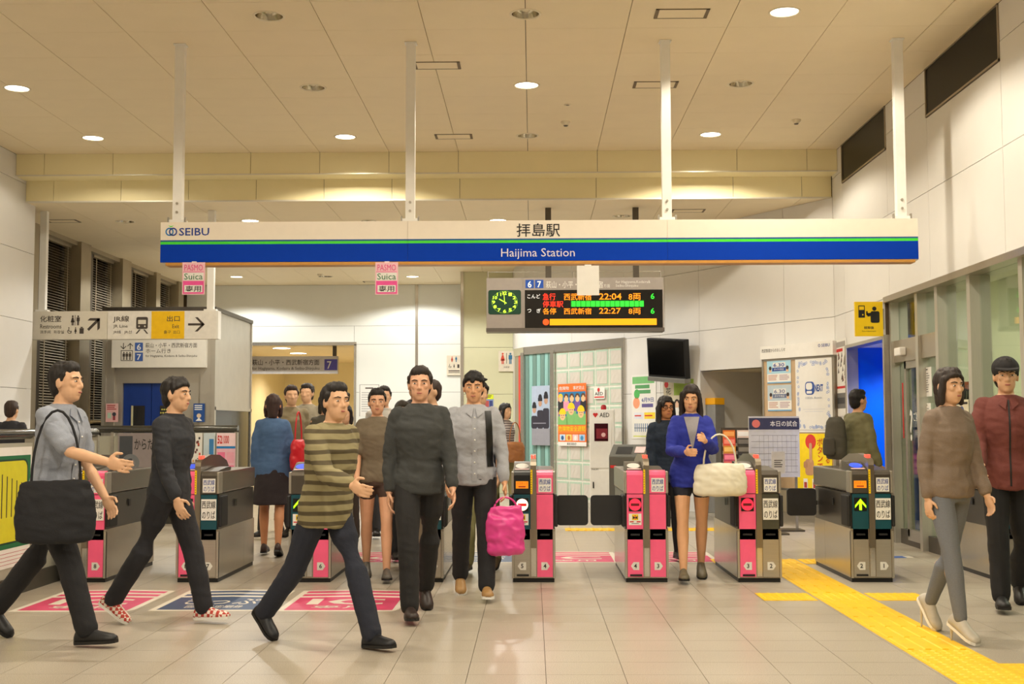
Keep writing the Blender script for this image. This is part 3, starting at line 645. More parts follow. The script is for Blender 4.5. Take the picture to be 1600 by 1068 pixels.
MB().poly(hand(math.radians(-60), R*0.62, 0.006), -0.009, YG).build('hour_hand', clk); MB().poly(hand(math.radians(-5), R*0.98, 0.004), -0.010, YG).build('minute_hand', clk)
for px in (857, 995):
    x = S.L(px, 420)[0]; MB().box(x-0.04, x+0.04, 0.10, 0.18, BH, ZB-a.z-0.002, DSTEEL).build('hanger', t)
for px in (762, 897, 1034): 
    x = S.L(px, 425)[0]; MB().cyl((x, 0.15, BH), (x, 0.15, BH+0.11), 0.008, 0.008, STEEL, 6).build('eye_rod', t)
MB().cyl((S.L(762, 425)[0], 0.15, BH+0.10), (S.L(1034, 425)[0], 0.15, BH+0.10), 0.005, 0.005, STEEL, 6).build('cable', t)

# ---- white direction sign on the left
YL = 16.6
a = at_y(47, 530, YL); b = at_y(341, 485, YL); S = Plane((a.x, YL, a.z)); BW, BH = b.x-a.x, b.z-a.z
t = thing('direction_sign', 'white hanging direction sign with restroom arrow and yellow exit field at left', 'sign', S.O)
LW = mat((226, 220, 206), 0.4, 0, 0.02, name='sign_plate_white'); GRAYINK = mat((72, 64, 58), 0.6, name='sign_grey_ink')
xc = S.L(168, 500)[0]
MB().box(0, BW-0.03, 0.015, 0.16, 0, BH, LW).build('housing', t); MB().box(BW-0.03, BW, 0.0, 0.16, 0, BH, WHITE).build('end_cap', t)
MB().box(0, xc-0.004, 0, 0.015, 0, BH, LW).build('plate', t); MB().box(xc+0.004, BW-0.03, 0, 0.015, 0, BH, mat((238, 234, 226), 0.4, name='sign_plate_bright')).build('plate', t)
m = MB(); S.rect(m, 237, 486, 288.5, 529, 0.0015, mat((252, 200, 0), 0.4, name='exit_yellow')); m.build('exit_field', t)
m = MB()
for body, x0, y0, x1, y1, bd in (('化粧室', 63, 493, 96, 503, .01), ('Restrooms', 63, 506.5, 96, 513, 0), ('洗手间', 63, 516, 79, 521, 0), ('화장실', 84, 516, 100, 521, 0), ('JR線', 177, 493, 202, 504, .01), ('JR Line', 177, 507, 199.5, 513, 0), ('JR线', 177, 516, 189, 521.5, 0), ('JR선', 194, 516, 206, 521.5, 0),
    ('出口', 261, 493, 281, 502, .01), ('Exit', 269.5, 506.5, 280, 512.5, 0), ('출구', 256, 516, 267, 521, 0), ('出口', 271, 516, 281, 521, 0)): S.text(m, body, x0, y0, x1, y1, 0.003, GRAYINK, bd)
m.build('lettering', t)
def stick(mb, P, px, py, h, d, mt, skirt=False):
    mb.mark(); x, z = P.L(px, py); k = P.L(px, py-h)[1]-z
    mb.disc(x, z+k*0.91, k*0.09, -d, mt, 10)
    if skirt: mb.poly([(x-k*0.07, z+k*0.80), (x-k*0.2, z+k*0.30), (x+k*0.2, z+k*0.30), (x+k*0.07, z+k*0.80)], -d, mt)
    else: mb.rect(x-k*0.16, x+k*0.16, z+k*0.42, z+k*0.80, -d, mt)
    mb.rect(x-k*0.10, x-k*0.015, z, z+k*0.45, -d, mt); mb.rect(x+k*0.015, x+k*0.10, z, z+k*0.45, -d, mt)
def wheel(mb, P, px, py, h, d, mt):
    mb.mark(); x, z = P.L(px, py); k = P.L(px, py-h)[1]-z
    mb.ring(x, z+k*0.35, k*0.25, k*0.34, -d, mt, 16, PI*0.7, PI*2.1); mb.disc(x-k*0.1, z+k*0.92, k*0.09, -d, mt, 8)
    mb.rect(x-k*0.14, x-k*0.05, z+k*0.35, z+k*0.82, -d, mt); mb.rect(x-k*0.1, x+k*0.22, z+k*0.34, z+k*0.42, -d, mt); mb.rect(x+k*0.18, x+k*0.28, z+k*0.05, z+k*0.4, -d, mt)
m = MB(); stick(m, S, 113.5, 508, 15.5, 0.003, GRAYINK, True); stick(m, S, 122, 508, 15.5, 0.003, GRAYINK); m.mark(); S.rect(m, 117.2, 492, 117.9, 508, 0.003, GRAYINK)
wheel(m, S, 108.5, 521, 10, 0.003, GRAYINK); stick(m, S, 118, 521, 10, 0.003, GRAYINK, True); m.mark(); S.rect(m, 124.5, 512.5, 131, 521, 0.003, GRAYINK); S.rect(m, 126, 510.5, 129.5, 512, 0.003, GRAYINK)
m.mark(); x, z = S.L(222, 508); u = S.L(232, 508)[0]-x
m.prism_y(rr(x-u*0.9, x+u*0.9, z-u*0.55, z+u*1.3, u*0.25), -0.0032, -0.002, GRAYINK); m.rect(x-u*0.62, x+u*0.62, z+u*0.2, z+u*0.85, -0.0045, LW); m.disc(x-u*0.45, z-u*0.15, u*0.13, -0.0045, LW, 8); m.disc(x+u*0.45, z-u*0.15, u*0.13, -0.0045, LW, 8)
m.poly([(x-u*1.0, z-u*1.3), (x-u*0.75, z-u*1.3), (x-u*0.2, z-u*0.65), (x-u*0.45, z-u*0.65)], -0.003, GRAYINK); m.poly([(x+u*1.0, z-u*1.3), (x+u*0.45, z-u*0.65), (x+u*0.2, z-u*0.65), (x+u*0.75, z-u*1.3)][::1], -0.003, GRAYINK)
m.build('pictogram', t)
def arrow(mb, x, z, l, w, ang, d, mt):
    mb.mark(); c, s_ = math.cos(ang), math.sin(ang); R_ = lambda p: (x+p[0]*c-p[1]*s_, z+p[0]*s_+p[1]*c)
    for pl in ([(-l, -w), (l*0.85, -w), (l*0.85, w), (-l, w)], [(l, 0), (l*0.15, l*0.85), (l*0.15-w*2.6, l*0.85), (l-w*2.8, 0)], [(l, 0), (l-w*2.8, 0), (l*0.15-w*2.6, -l*0.85), (l*0.15, -l*0.85)]): mb.poly([R_(p) for p in pl], -d, mt)
m = MB(); x, z = S.L(147, 506); arrow(m, x, z, 0.115, 0.018, PI/4, 0.003, GRAYINK); x, z = S.L(307, 506.5); arrow(m, x, z, 0.115, 0.015, 0, 0.003, GRAYINK); m.build('arrow', t)
for px in (63, 327):
    x = S.L(px, 480)[0]; q = MB().box(x-0.045, x+0.045, 0.04, 0.12, BH, ZB-a.z-0.002, WHITE).build('pole', t); MB().box(x-0.085, x+0.085, 0.03, 0.13, BH, BH+0.025, WHITE).build('foot_bracket', q)

# ---- glass and steel lift shaft on the left with its sign
YE = 19.0
a = at_y(165, 480, YE); b = at_y(335, 480, YE); ex0, ex1, ez = a.x, b.x, a.z; ed = 2.5
t = thing('lift_shaft', 'steel and glass platform lift with blue doors behind the poster fence', 'lift', ((ex0+ex1)/2, YE, 0))
hw = (ex1-ex0)/2; LM = mat((188, 182, 170), 0.32, 0.7, 0.04, 5, name='lift_steel')
GREYGL = glass((196, 200, 196), 0.08, 0.75, 'smoked_glass')
d0 = at_y(190, 600, YE).x-(ex0+ex1)/2; d1 = at_y(278, 600, YE).x-(ex0+ex1)/2; dz = at_y(230, 598, YE).z
MB().box(-hw, d0-0.12, 0, 0.12, 0, ez-0.06, LM).box(d1+0.35, hw, 0, 0.12, 0, ez-0.06, LM).box(d0-0.12, d1+0.35, 0, 0.12, dz+0.35, ez-0.06, LM).build('front_panel', t)
MB().box(d0-0.12, d1+0.35, 0.06, 0.14, dz, dz+0.35, LM).box(d1, d1+0.35, 0.06, 0.14, 0, dz, LM).box(d0-0.12, d0, 0.06, 0.14, 0, dz, LM).build('door_surround', t)
MB().box(-hw-0.04, hw+0.04, -0.04, ed, ez-0.06, ez, DSTEEL).build('roof', t)
BD = mat((14, 52, 128), 0.35, 0.1, 0.04, name='lift_door_blue'); md = (d0+d1)/2
for k, (u0, u1) in enumerate(((d0, md), (md, d1))):
    dd = MB().box(u0+0.004, u1-0.004, 0.10, 0.14, 0, dz, BD).build('door', t)
    MB().box(u0+0.14, u1-0.10, 0.09, 0.10, 0.75, 1.62, mat((30, 28, 26), 0.15, name='door_window_dark')).build('door_window', dd)
    m = MB()
    if k == 1:
        for i in range(5):
            for j in range(16): m.disc(u0+0.155+0.035*i+0.018*(j % 2), 0.78+0.052*j, 0.013, -0.0, mat((214, 206, 96), name='frit_yellow'), 6); 
        for q in range(len(m.v)): m.v[q] = (m.v[q][0], 0.088, m.v[q][2])
        m.build('window_frit', dd)
    else: MB().box(u0+0.13, u0+0.16, 0.085, 0.1, 0.75, 1.62, mat((196, 190, 150), name='frit_edge')).build('window_frit', dd)
for u in (-hw, hw): MB().box(u-0.03, u+0.03, ed-0.06, ed, 0, ez-0.06, STEELV).box(u-0.03, u+0.03, 0.0, ed, 1.55, 1.60, LM).box(u-0.03, u+0.03, -0.02, 0.06, 0, ez-0.06, LM).build('corner_post', t)
for u in (-hw, hw): MB().box(u-0.01, u+0.01, 0.12, ed-0.05, 0.1, 1.55, GREYGL).box(u-0.01, u+0.01, 0.12, ed-0.05, 1.6, ez-0.06, LM).build('side_glazing', t)
MB().box(-hw+0.05, hw-0.05, ed-0.05, ed, 0.0, ez-0.06, LM).build('back_panel', t)
MB().box(-hw+0.2, hw-0.2, 0.3, 2.0, 0.05, 2.6, mat((120, 116, 110), 0.4, 0.5, name='car_metal')).build('lift_car', t)
S = Plane((ex0, YE-0.1, 0)); u0, u1, z0, z1 = S.rc(175, 527, 322, 574)
t2 = thing('lift_sign', 'white lift sign for platforms 6 and 7 mounted above the blue lift doors', 'sign', (ex0+u0, YE-0.1, z0)); S2 = Plane((ex0+u0, YE-0.1, z0))
MB().box(0, u1-u0, 0, 0.098, 0, z1-z0, LW).build('plate', t2)
m = MB(); PB = mat((62, 96, 168), 0.5, name='platform_number_blue')
S2.rect(m, 211, 535, 223.5, 548, 0.002, PB); m.mark(); S2.rect(m, 211, 550.5, 223.5, 564, 0.002, PB); m.build('number_field', t2)
m = MB(); S2.text(m, '6', 214, 537, 220.5, 546.5, 0.003, WHITE, .01); S2.text(m, '7', 214, 553, 220.5, 562, 0.003, WHITE, .01)
S2.text(m, '萩山・小平・西武新宿方面', 227.5, 535.5, 308, 543, 0.002, GRAYINK); S2.text(m, 'ホーム行き', 228, 544.5, 267, 551.5, 0.002, GRAYINK); S2.text(m, 'for Hagiyama, Kodaira & Seibu-Shinjuku', 227.5, 554, 308, 558.5, 0.002, GRAYINK);
m.build('lettering', t2)
m = MB(); x, z = S2.L(193, 540.5); arrow(m, x, z, 0.05, 0.006, -PI/2, 0.002, GRAYINK); x, z = S2.L(203.5, 540.5); arrow(m, x, z, 0.05, 0.006, PI/2, 0.002, GRAYINK)
u = S2.rc(189, 547, 207.5, 563.5)
m.mark(); m.rect(u[0], u[1], u[2], u[3], -0.002, GRAYINK); m.rect(u[0]+0.01, u[1]-0.01, u[2]+0.01, u[3]-0.01, -0.003, LW)
for px in (193.5, 198.2, 203): stick(m, S2, px, 562, 12.5, 0.004, GRAYINK)
m.build('pictogram', t2)

# ---- platform 7 sign in the passage
YP = 26.3
a = at_y(345, 584, YP); b = at_y(528, 556, YP); S = Plane((a.x, YP, a.z)); BW, BH = b.x-a.x, b.z-a.z
t = thing('platform_sign', 'pale platform 7 direction sign hanging in the passage opening', 'sign', S.O)
MB().box(0, BW, 0, 0.12, 0, BH, mat((212, 208, 206), 0.4, name='passage_sign_grey')).build('plate', t)
m = MB(); S.text(m, '萩山・小平・西武新宿方面', 394, 561.5, 499, 570.5, 0.003, GRAYINK, .01); S.text(m, 'for Hagiyama, Kodaira & Seibu-Shinjuku', 394, 573, 499, 579, 0.003, GRAYINK); m.build('lettering', t)
m = MB(); S.rect(m, 507, 561, 527, 578, 0.003, mat((92, 84, 176), 0.5, name='number_violet')); S.text(m, '7', 511, 564, 518, 576, 0.005, WHITE, .01); m.build('number_field', t)
x = S.L(523, 550)[0]; MB().box(x-0.05, x+0.03, 0.03, 0.1, BH, 3.018-a.z, DSTEEL).build('hanger', t)

# ---- toilet signs
def toilet_sign(px0, py0, px1, py1, Y, lab, small):
    a = at_y(px0, py1, Y); b = at_y(px1, py0, Y); S = Plane((a.x, Y, a.z)); BW, BH = b.x-a.x, b.z-a.z
    t = thing('toilet_sign', lab, 'sign', S.O)
    MB().box(0, BW, 0, 0.025, 0, BH, mat((226, 216, 196), 0.4, name='toilet_sign_cream')).build('plate', t)
    m = MB(); R1, B1 = mat((212, 70, 44), name='figure_red'), mat((36, 110, 150), name='figure_blue'); h = (py1-py0)
    c = (px0+px1)/2; w = px1-px0
    if small:
        stick(m, S, c-w*.14, py0+h*.33, h*.28, 0.002, R1, True); stick(m, S, c+w*.14, py0+h*.33, h*.28, 0.002, B1)
        wheel(m, S, c-w*.28, py0+h*.63, h*.2, 0.002, GRAYINK); stick(m, S, c, py0+h*.63, h*.2, 0.002, GRAYINK, True); S.rect(m, c+w*.22, py0+h*.45, c+w*.36, py0+h*.63, 0.002, GRAYINK)
        m.build('pictogram', t); m = MB(); S.rect(m, px0+w*.12, py0+h*.75, px1-w*.12, py0+h*.80, 0.002, GRAYINK); S.rect(m, px0+w*.12, py0+h*.85, px1-w*.12, py0+h*.88, 0.002, GRAYINK); m.build('caption', t)
    else:
        stick(m, S, c-w*.24, py0+h*.64, h*.55, 0.002, R1, True); stick(m, S, c+w*.24, py0+h*.64, h*.55, 0.002, B1); S.rect(m, c-.4, py0+h*.1, c+.4, py0+h*.62, 0.002, GRAYINK); m.build('pictogram', t)
        m = MB(); S.text(m, '化粧室', c-w*.18, py0+h*.75, c+w*.18, py0+h*.83, 0.002, GRAYINK); m.build('caption', t)
toilet_sign(698, 555, 721, 586, YW-0.04, 'small cream accessible toilet sign at the right end of the white rear wall', True)
toilet_sign(779, 548, 804, 580, YO-0.04, 'cream toilet sign with red woman and blue man on olive wall', False)

# ---- yellow fare adjustment sign on the right
YF = 13.72
a = at_y(1336.5, 525, YF); b = at_y(1379, 471, YF); S = Plane((a.x, YF, a.z)); BW, BH = b.x-a.x, b.z-a.z
t = thing('fare_adjustment_sign', 'yellow projecting sign with black figure at a ticket machine, beside office glass', 'sign', S.O)
MB().box(0, BW, 0, 0.03, 0, BH, YELLOW).build('plate', t)
m = MB(); S.rect(m, 1341, 477, 1351, 496, 0.002, BLACK); S.rect(m, 1342.2, 478.5, 1349.8, 484, 0.003, YELLOW); S.rect(m, 1347, 490.5, 1349, 492.5, 0.003, YELLOW)
m.mark(); x, z = S.L(1366, 482); m.disc(x, z, 0.024, -0.002, BLACK, 14); a0, a1, z0, z1 = S.rc(1360, 486, 1374, 504); m.prism_y(rr(a0, a1, z0, z1, 0.02), -0.003, -0.001, BLACK)
a0, a1, z0, z1 = S.rc(1353, 490, 1361, 493); m.poly([(a0, z1+0.005), (a0+0.02, z0-0.01), (a1, z0-0.002), (a1, z1+0.012)], -0.002, BLACK); S.rect(m, 1353.3, 486, 1355.5, 492, 0.002, BLACK); m.build('pictogram', t)
m = MB(); S.text(m, '精算機', 1350, 509.5, 1365, 514, 0.002, INK, .01); S.text(m, 'Fare Adjustment', 1347, 516, 1368.5, 518.5, 0.002, INK); m.build('lettering', t)
MB().box(BW-0.02, XR-a.x, 0.005, 0.025, BH*0.2, BH*0.8, STEEL).build('wall_bracket', t)

# ================================================================== TICKET GATES
GF, GL = 10.26, 1.30           # front line and length of the gates
TAGW = mat((226, 224, 216), 0.4, name='tag_white')
def soft_top(mb, x0, x1, prof, m): return mb.prism_x(prof, x0, x1, m)
def half(t, x0, x1, spec, num, outer):
    """one face of a gate; spec = dict(low, mid, top, disp, sticker, small, big, orange)"""
    w = x1-x0; c = (x0+x1)/2
    q = MB().box(x0+0.004, x1-0.004, -0.006, 0.02, 0.045, 0.352, spec['low']).build('lower_panel', t)
    MB().box(x0+0.004, x1-0.004, 0.0, 0.05, 0.352, 0.438, BLACK).box(x0+0.03, x1-0.03, -0.004, 0.0, 0.385, 0.40, RUBBER).build('slot', t)
    p = MB().box(x0, x1, -0.010, 0.05, 0.438, 0.726, spec['mid']).build('middle_panel', t)
    prof = [(0.06, 0.732), (-0.014, 0.732), (-0.014, 0.885), (-0.004, 0.908), (0.02, 0.920), (0.06, 0.925)]
    u = MB().prism_x(prof, x0, x1, spec['top']).build('upper_panel', t)
    # number tag
    z = 0.17; k = 0.034; side = outer
    m = MB(); pts = [(-k, -k), (k*0.55, -k), (k*1.25, 0), (k*0.55, k), (-k, k)]
    if side < 0: pts = [(-a, b) for a, b in pts][::-1]
    off = w*0.08
    m.poly([(c+a*0.9, z-0.035+b*0.95) for a, b in pts], -0.0075, TAGW); tg = m.build('number_tag', q)
    MB().text(num, c-0.03, c+0.028, z-0.052, z-0.016, -0.009, INK, 0.02, True).build('number', tg)
    if spec.get('disp'):
        kind = spec['disp']; a0, a1, z0, z1 = c-0.052, c+0.052, 0.585, 0.695
        d = MB().box(a0, a1, -0.013, -0.010, z0, z1, mat((18, 16, 16), 0.3, name='display_black')).build('display', p); cz = (z0+z1)/2
        m = MB()
        if kind == 'up':
            G = mat((170, 255, 20), emit=1.3, name='arrow_green'); m.poly([(c-0.011, z0+0.008), (c+0.011, z0+0.008), (c+0.011, z1-0.03), (c-0.011, z1-0.03)], -0.0135, G)
            m.poly([(c, z1-0.008), (c-0.046, cz-0.008), (c-0.046, cz-0.030), (c, z1-0.034)][::1], -0.014, G); m.poly([(c, z1-0.008), (c, z1-0.034), (c+0.046, cz-0.030), (c+0.046, cz-0.008)], -0.014, G); m.build('arrow_light', d)
        else:
            if kind == 'stopw': A, B = mat((255, 220, 190), emit=1.6, name='stop_white'), mat((200, 10, 10), emit=0.7, name='stop_red')
            else: A, B = mat((255, 40, 70), emit=0.9, name='stop_disc_red'), mat((110, 10, 24), name='stop_bar')
            m.disc(c, cz, 0.05, -0.0135, A, 20); m.rect(c-0.036, c+0.036, cz-0.011, cz+0.011, -0.0145, B); m.build('no_entry_light', d)
    if spec.get('sticker'):
        s_ = MB().rect(c-0.052, c+0.052, 0.472, 0.566, -0.0105, PAPER).build('caution_sticker', p)
        m = MB(); m.rect(c-0.026, c+0.026, 0.512, 0.560, -0.0112, YELLOW); m.poly([(c-0.02, 0.518), (c, 0.532), (c-0.02, 0.55)], -0.012, INK); m.poly([(c+0.02, 0.518), (c+0.02, 0.55), (c, 0.532)], -0.012, INK); m.rect(c-0.004, c+0.004, 0.52, 0.552, -0.0118, REDINK)
        m.rect(c-0.045, c-0.012, 0.494, 0.504, -0.0112, REDINK); m.rect(c+0.012, c+0.045, 0.494, 0.504, -0.0112, REDINK); m.rect(c-0.03, c+0.03, 0.482, 0.486, -0.0112, INK); m.build('print', s_)
    if spec.get('small'):
        s_ = MB().rect(c-0.052, c+0.055, 0.745, 0.860, -0.0155, PAPER).build('line_label', u)
        m = MB(); m.text('西武線', c-0.046, c+0.049, 0.807, 0.852, -0.017, BLUEINK, 0.03); m.text('のりば', c-0.044, c+0.047, 0.753, 0.797, -0.017, BLUEINK, 0.03); m.build('lettering', s_)
    if spec.get('big'):
        s_ = MB().box(c-0.062, c+0.064, -0.016, -0.010, 0.515, 0.69, PAPER).build('line_label', p)
        m = MB(); m.text('西武線', c-0.057, c+0.059, 0.612, 0.676, -0.0175, INK, 0.02); m.text('のりば', c-0.054, c+0.056, 0.527, 0.592, -0.0175, INK, 0.02); m.build('lettering', s_)
    if spec.get('orange'):
        s_ = MB().rect(c-0.052, c+0.052, 0.775, 0.835, -0.0155, mat((250, 150, 20), emit=0.3, name='orange_plate')).build('pass_label', u)
        m = MB(); m.text('パスネット', c-0.045, c+0.045, 0.806, 0.828, -0.017, mat((190, 60, 20), name='orange_print')); m.rect(c-0.03, c+0.03, 0.785, 0.795, -0.017, mat((190, 60, 20), name='orange_print')); m.build('lettering', s_)
    # reader on top
    top = [(0.0, 0.905), (0.30, 0.975), (0.34, 0.94), (1.24, 0.90), (1.26, 0.74), (0.02, 0.74)][::-1]
    if spec.get('reader'):
        MB().prism_x([(0.03, 0.90), (0.03, 0.925), (0.20, 0.985), (0.32, 0.99), (0.34, 0.90)][::-1], x0, x1, DSTEEL).build('reader_hood', t)
        r = MB(); n = 20
        vs_ = []
        for i in range(n):
            a = 2*PI*i/n; y = 0.115+0.055*math.sin(a); vs_.append((c+0.055*math.cos(a), y, 0.925+(y-0.03)*0.353+0.003))
        r.add(vs_, [tuple(range(n))], mat((40, 80, 230), 0.3, emit=0.5, name='reader_blue') if spec['reader'] == 'blue' else mat((214, 212, 206), 0.3, name='reader_white')); r.build('card_reader', t)
        MB().add([(x0+0.01, 0.034, 0.930), (x1-0.01, 0.034, 0.930), (x1-0.01, 0.055, 0.937), (x0+0.01, 0.055, 0.937)], [(0, 1, 2, 3)], mat((236, 190, 190), name='strip_pale')).build('reader_strip', t)
    else: MB().prism_x([(0.06, 0.90), (0.06, 0.922), (0.34, 0.945), (0.5, 0.945), (0.5, 0.90)][::-1], x0+0.01, x1-0.01, DSTEEL).build('top_cover', t)
def gate(xl, xr, L, R, nl, nr, lab, flaps=(), end=False):
    cx = (xl+xr)/2; hw = (xr-xl)/2
    t = thing('ticket_gate', lab, 'ticket gate', (cx, GF, 0), 0, 'row of automatic ticket gates')
    GS = mat((168, 160, 146), 0.2, 0.75, 0.06, 4, name='gate_steel')
    MB().box(-hw+0.008, hw-0.008, 0.02, GL, 0, 0.036, BLACK).build('plinth', t)
    MB().box(-hw, hw, 0.0, GL-0.4, 0.036, 0.44, GS).build('lower_body', t)
    MB().box(-hw, hw, GL-0.397, GL, 0.036, 0.44, GS).build('rear_body', t)
    MB().box(-hw+0.006, hw-0.006, 0.01, GL-0.02, 0.44, 0.73, mat((58, 54, 50), 0.3, 0.4, name='gate_dark_side')).build('middle_body', t)
    MB().bbox(-hw, hw, 0.01, GL+0.02, 0.735, 0.915, mat((118, 110, 100), 0.22, 0.6, 0.06, 4, name='gate_upper_steel'), 0.012).build('upper_body', t)
    MB().box(-hw, -hw+0.016, -0.012, 0.02, 0.036, 0.42, STEEL).mark().box(hw-0.016, hw, -0.012, 0.02, 0.036, 0.42, STEEL).build('edge_trim', t)
    MB().bbox(-hw-0.003, -hw+0.018, -0.018, 0.10, 0.735, 0.915, STEEL, 0.006).mark().bbox(hw-0.018, hw+0.003, -0.018, 0.10, 0.735, 0.915, STEEL, 0.006).build('corner_guard', t)
    for s in (-1, 1):
        if end and s > 0: continue
        MB().bbox(s*hw-0.006 if s > 0 else -hw-0.022, hw+0.022 if s > 0 else -hw+0.006, 0.0, 0.22, 0.455, 0.715, RUBBER, 0.012).build('flap_housing', t)
        MB().box(s*(hw+0.004)-0.002, s*(hw+0.004)+0.002, 0.55, 0.60, 0.60, 0.66, BLACK).build('side_sensor', t)
    if not end:
        half(t, -hw+0.018, -0.026, L, nl, -1); half(t, 0.026, hw-0.018, R, nr, 1)
        fin = [(-0.022, 0.285), (-0.022, 0.965), (-0.012, 0.995), (0.02, 1.018), (0.30, 1.055), (0.60, 1.045), (0.85, 0.99), (0.94, 0.93), (0.96, 0.86), (0.03, 0.86), (0.03, 0.285)][::-1]
        f = MB().prism_x(fin, -0.024, 0.024, mat((142, 132, 116), 0.28, 0.8, 0.05, 5, name='fin_steel')).build('centre_fin', t)
        MB().box(-0.0245, -0.008, -0.0235, -0.02, 0.73, 0.93, YELLOW).build('yellow_strip', f)
        m = MB()
        for k in range(9): m.rect(-0.022, -0.014, 0.745+0.02*k, 0.750+0.02*k, -0.0240, INK)
        m.build('strip_marks', f)
        MB().box(-0.02, 0.02, -0.008, 0.03, 0.05, 0.285, STEELV).build('lower_post', t)
        RL = mat((255, 90, 70), emit=1.0, name='signal_red')
        for u, y, z in ((-0.012, 0.06, 1.025), (0.012, 0.06, 1.025)): MB().bbox(u-0.008, u+0.008, y, y+0.06, z-0.01, z+0.025, RL, 0.004).build('signal_lamp', f)
    else: half(t, -hw+0.018, hw-0.004, L, nl, -1)
    MB().rect(-hw+0.04, -0.04, 0.052, 0.068, -0.0135, BLACK).build('name_plate', t)
    for s, y in flaps:
        x0 = s*hw; x1 = s*(hw+0.278); a, b = min(x0+s*0.012, x1), max(x0+s*0.012, x1)
        f = MB().prism_y(rr(a, b, 0.462, 0.712, 0.03), y, y+0.035, RUBBER).build('flap', t)
        MB().box(x0, x0+s*0.035, y+0.005, y+0.03, 0.56, 0.60, BLACK).build('hinge', f)
SP = STEEL
PK = dict(low=PINK, mid=PINK, top=PINK)
def sp(base, **k): d = dict(base); d.update(k); return d
TL = dict(low=SP, mid=TEAL, top=DSTEEL)
DARKTOP = BLACK
gx = lambda px0, px1: (at_z(px0, 909.5, 0).x, at_z(px1, 909.5, 0).x)
gate(*gx(99, 165), sp(TL, disp='stop', sticker=1, reader='white'), sp(PK, small=1, big=1), '9', '8', 'leftmost ticket gate, half hidden behind the man in grey blue', ())
gate(*gx(275, 341), sp(PK, disp='up', sticker=1, reader='blue'), sp(TL, small=1, big=1), '8', '7', 'ticket gate numbered 8 and 7 with green arrow on pink face')
gate(*gx(451, 517), sp(TL, disp='up', sticker=1, reader='blue'), sp(PK, small=1), '7', '6', 'ticket gate numbered 7 and 6 behind the striped man')
gate(*gx(626, 693), sp(PK, disp='up', sticker=1, reader='blue'), sp(TL, small=1, big=1), '6', '5', 'ticket gate numbered 6 and 5 behind the man in dark sweater')
gate(*gx(800, 868), sp(TL, top=DARKTOP, disp='stopw', sticker=1, orange=1, reader='white'), sp(PK, small=1), '5', '4', 'ticket gate numbered 5 and 4 with bright no entry light and a closed flap', ((1, 0.09),))
gate(*gx(977, 1045), sp(PK, disp='stop', sticker=1, reader='white'), sp(PK, small=1), '4', '3', 'all pink ticket gate numbered 4 and 3 with a closed flap on its left', ((-1, 0.09),))
gate(*gx(1153, 1222), sp(PK, disp='stop', reader='white'), sp(TL, mid=mat((70, 70, 58), 0.35, name='panel_brown'), small=1, big=1), '3', '2', 'ticket gate numbered 3 and 2, pink on its left only, beside yellow paving')
gate(*gx(1331, 1398), sp(TL, top=DSTEEL, disp='up', orange=1, reader='blue'), sp(TL, small=1, big=1), '2', '1', 'steel ticket gate numbered 2 and 1 with green arrow, right of yellow paving', ((-1, 1.16),))
xg = at_z(1568, 909.5, 0).x
gate(3.84, 4.03, sp(TL), None, '1', '', 'narrow end ticket gate numbered 1 against the office glass at right', (), True)

# ================================================================== FLOOR MARKINGS
MAG = mat((214, 62, 112), 0.5, 0, 0.08, 8, name='floor_sticker_pink'); NVY = mat((46, 72, 112), 0.5, 0, 0.08, 8, name='floor_sticker_blue'); STW = mat((226, 218, 204), 0.5, 0, 0.04, 8, name='floor_sticker_white')
def sticker(x0, x1, y0, y1, m, body, sub, lab):
    t = thing('floor_sticker', lab, 'floor sticker', ((x0+x1)/2, y0, 0), 0, 'lane stickers on the floor')
    w, d = (x1-x0)/2, y1-y0
    base = [(-w, 0), (w*0.92, 0), (w, d*0.09), (w, d*0.94), (0, d), (-w, d*0.94)]
    MB().prism_z(base, 0.0, 0.0012, STW).build('sheet', t)
    q = MB()
    iw = w-0.045
    q.add([(-iw, 0.05, 0.0016), (iw, 0.05, 0.0016), (iw, d*0.60, 0.0016), (0, d*0.64, 0.0016), (-iw, d*0.60, 0.0016)], [(0, 1, 2, 3, 4)], m)
    for a, b in ((0.66, 0.75), (0.81, 0.90)): q.mark(); q.add([(-iw, d*a, 0.0016), (0, d*(a+0.04), 0.0016), (iw, d*a, 0.0016), (iw, d*b, 0.0016), (0, d*(b+0.04), 0.0016), (-iw, d*b, 0.0016)], [(0, 1, 4, 5), (1, 2, 3, 4)], m)
    q.build('print', t)
    tx = MB()
    def ft(bd, a0, a1, b0, b1, bold):
        k = len(tx.v); tx.text(bd, a0, a1, b0, b1, 0, STW, bold)
        for i in range(k, len(tx.v)): v = tx.v[i]; tx.v[i] = (v[0], v[2], 0.0021)
    ft(body, -iw*0.72, iw*0.72, d*0.28, d*0.54, 0.02); ft(sub, -iw*0.55, iw*0.55, d*0.12, d*0.23, 0.01)
    tx.build('lettering', t)
sticker(-3.70, -2.83, 8.66, 9.82, MAG, 'IC', '専用', 'pink lane sticker on the floor at far left, near a checkered shoe')
sticker(-2.72, -1.88, 8.70, 9.82, NVY, 'きっぷ', '回数券定期券', 'navy blue lane sticker on the floor before gate 7')
sticker(-1.81, -0.95, 8.68, 9.82, MAG, 'IC', '専用', 'pink lane sticker on the floor before gate 6')
sticker(-1.86, -1.15, 11.72, 12.75, MAG, 'IC', '専用', 'pink lane sticker beyond the gates, left of gate 6')
sticker(-0.98, -0.12, 11.72, 12.75, NVY, 'きっぷ', '回数券定期券', 'navy blue lane sticker beyond gate 5')
sticker(-0.02, 0.82, 11.72, 12.75, MAG, 'IC', '専用', 'pink lane sticker beyond the closed flaps of lane 4')
sticker(0.92, 1.78, 11.72, 12.75, MAG, 'IC', '専用', 'pink lane sticker behind the woman in blue')
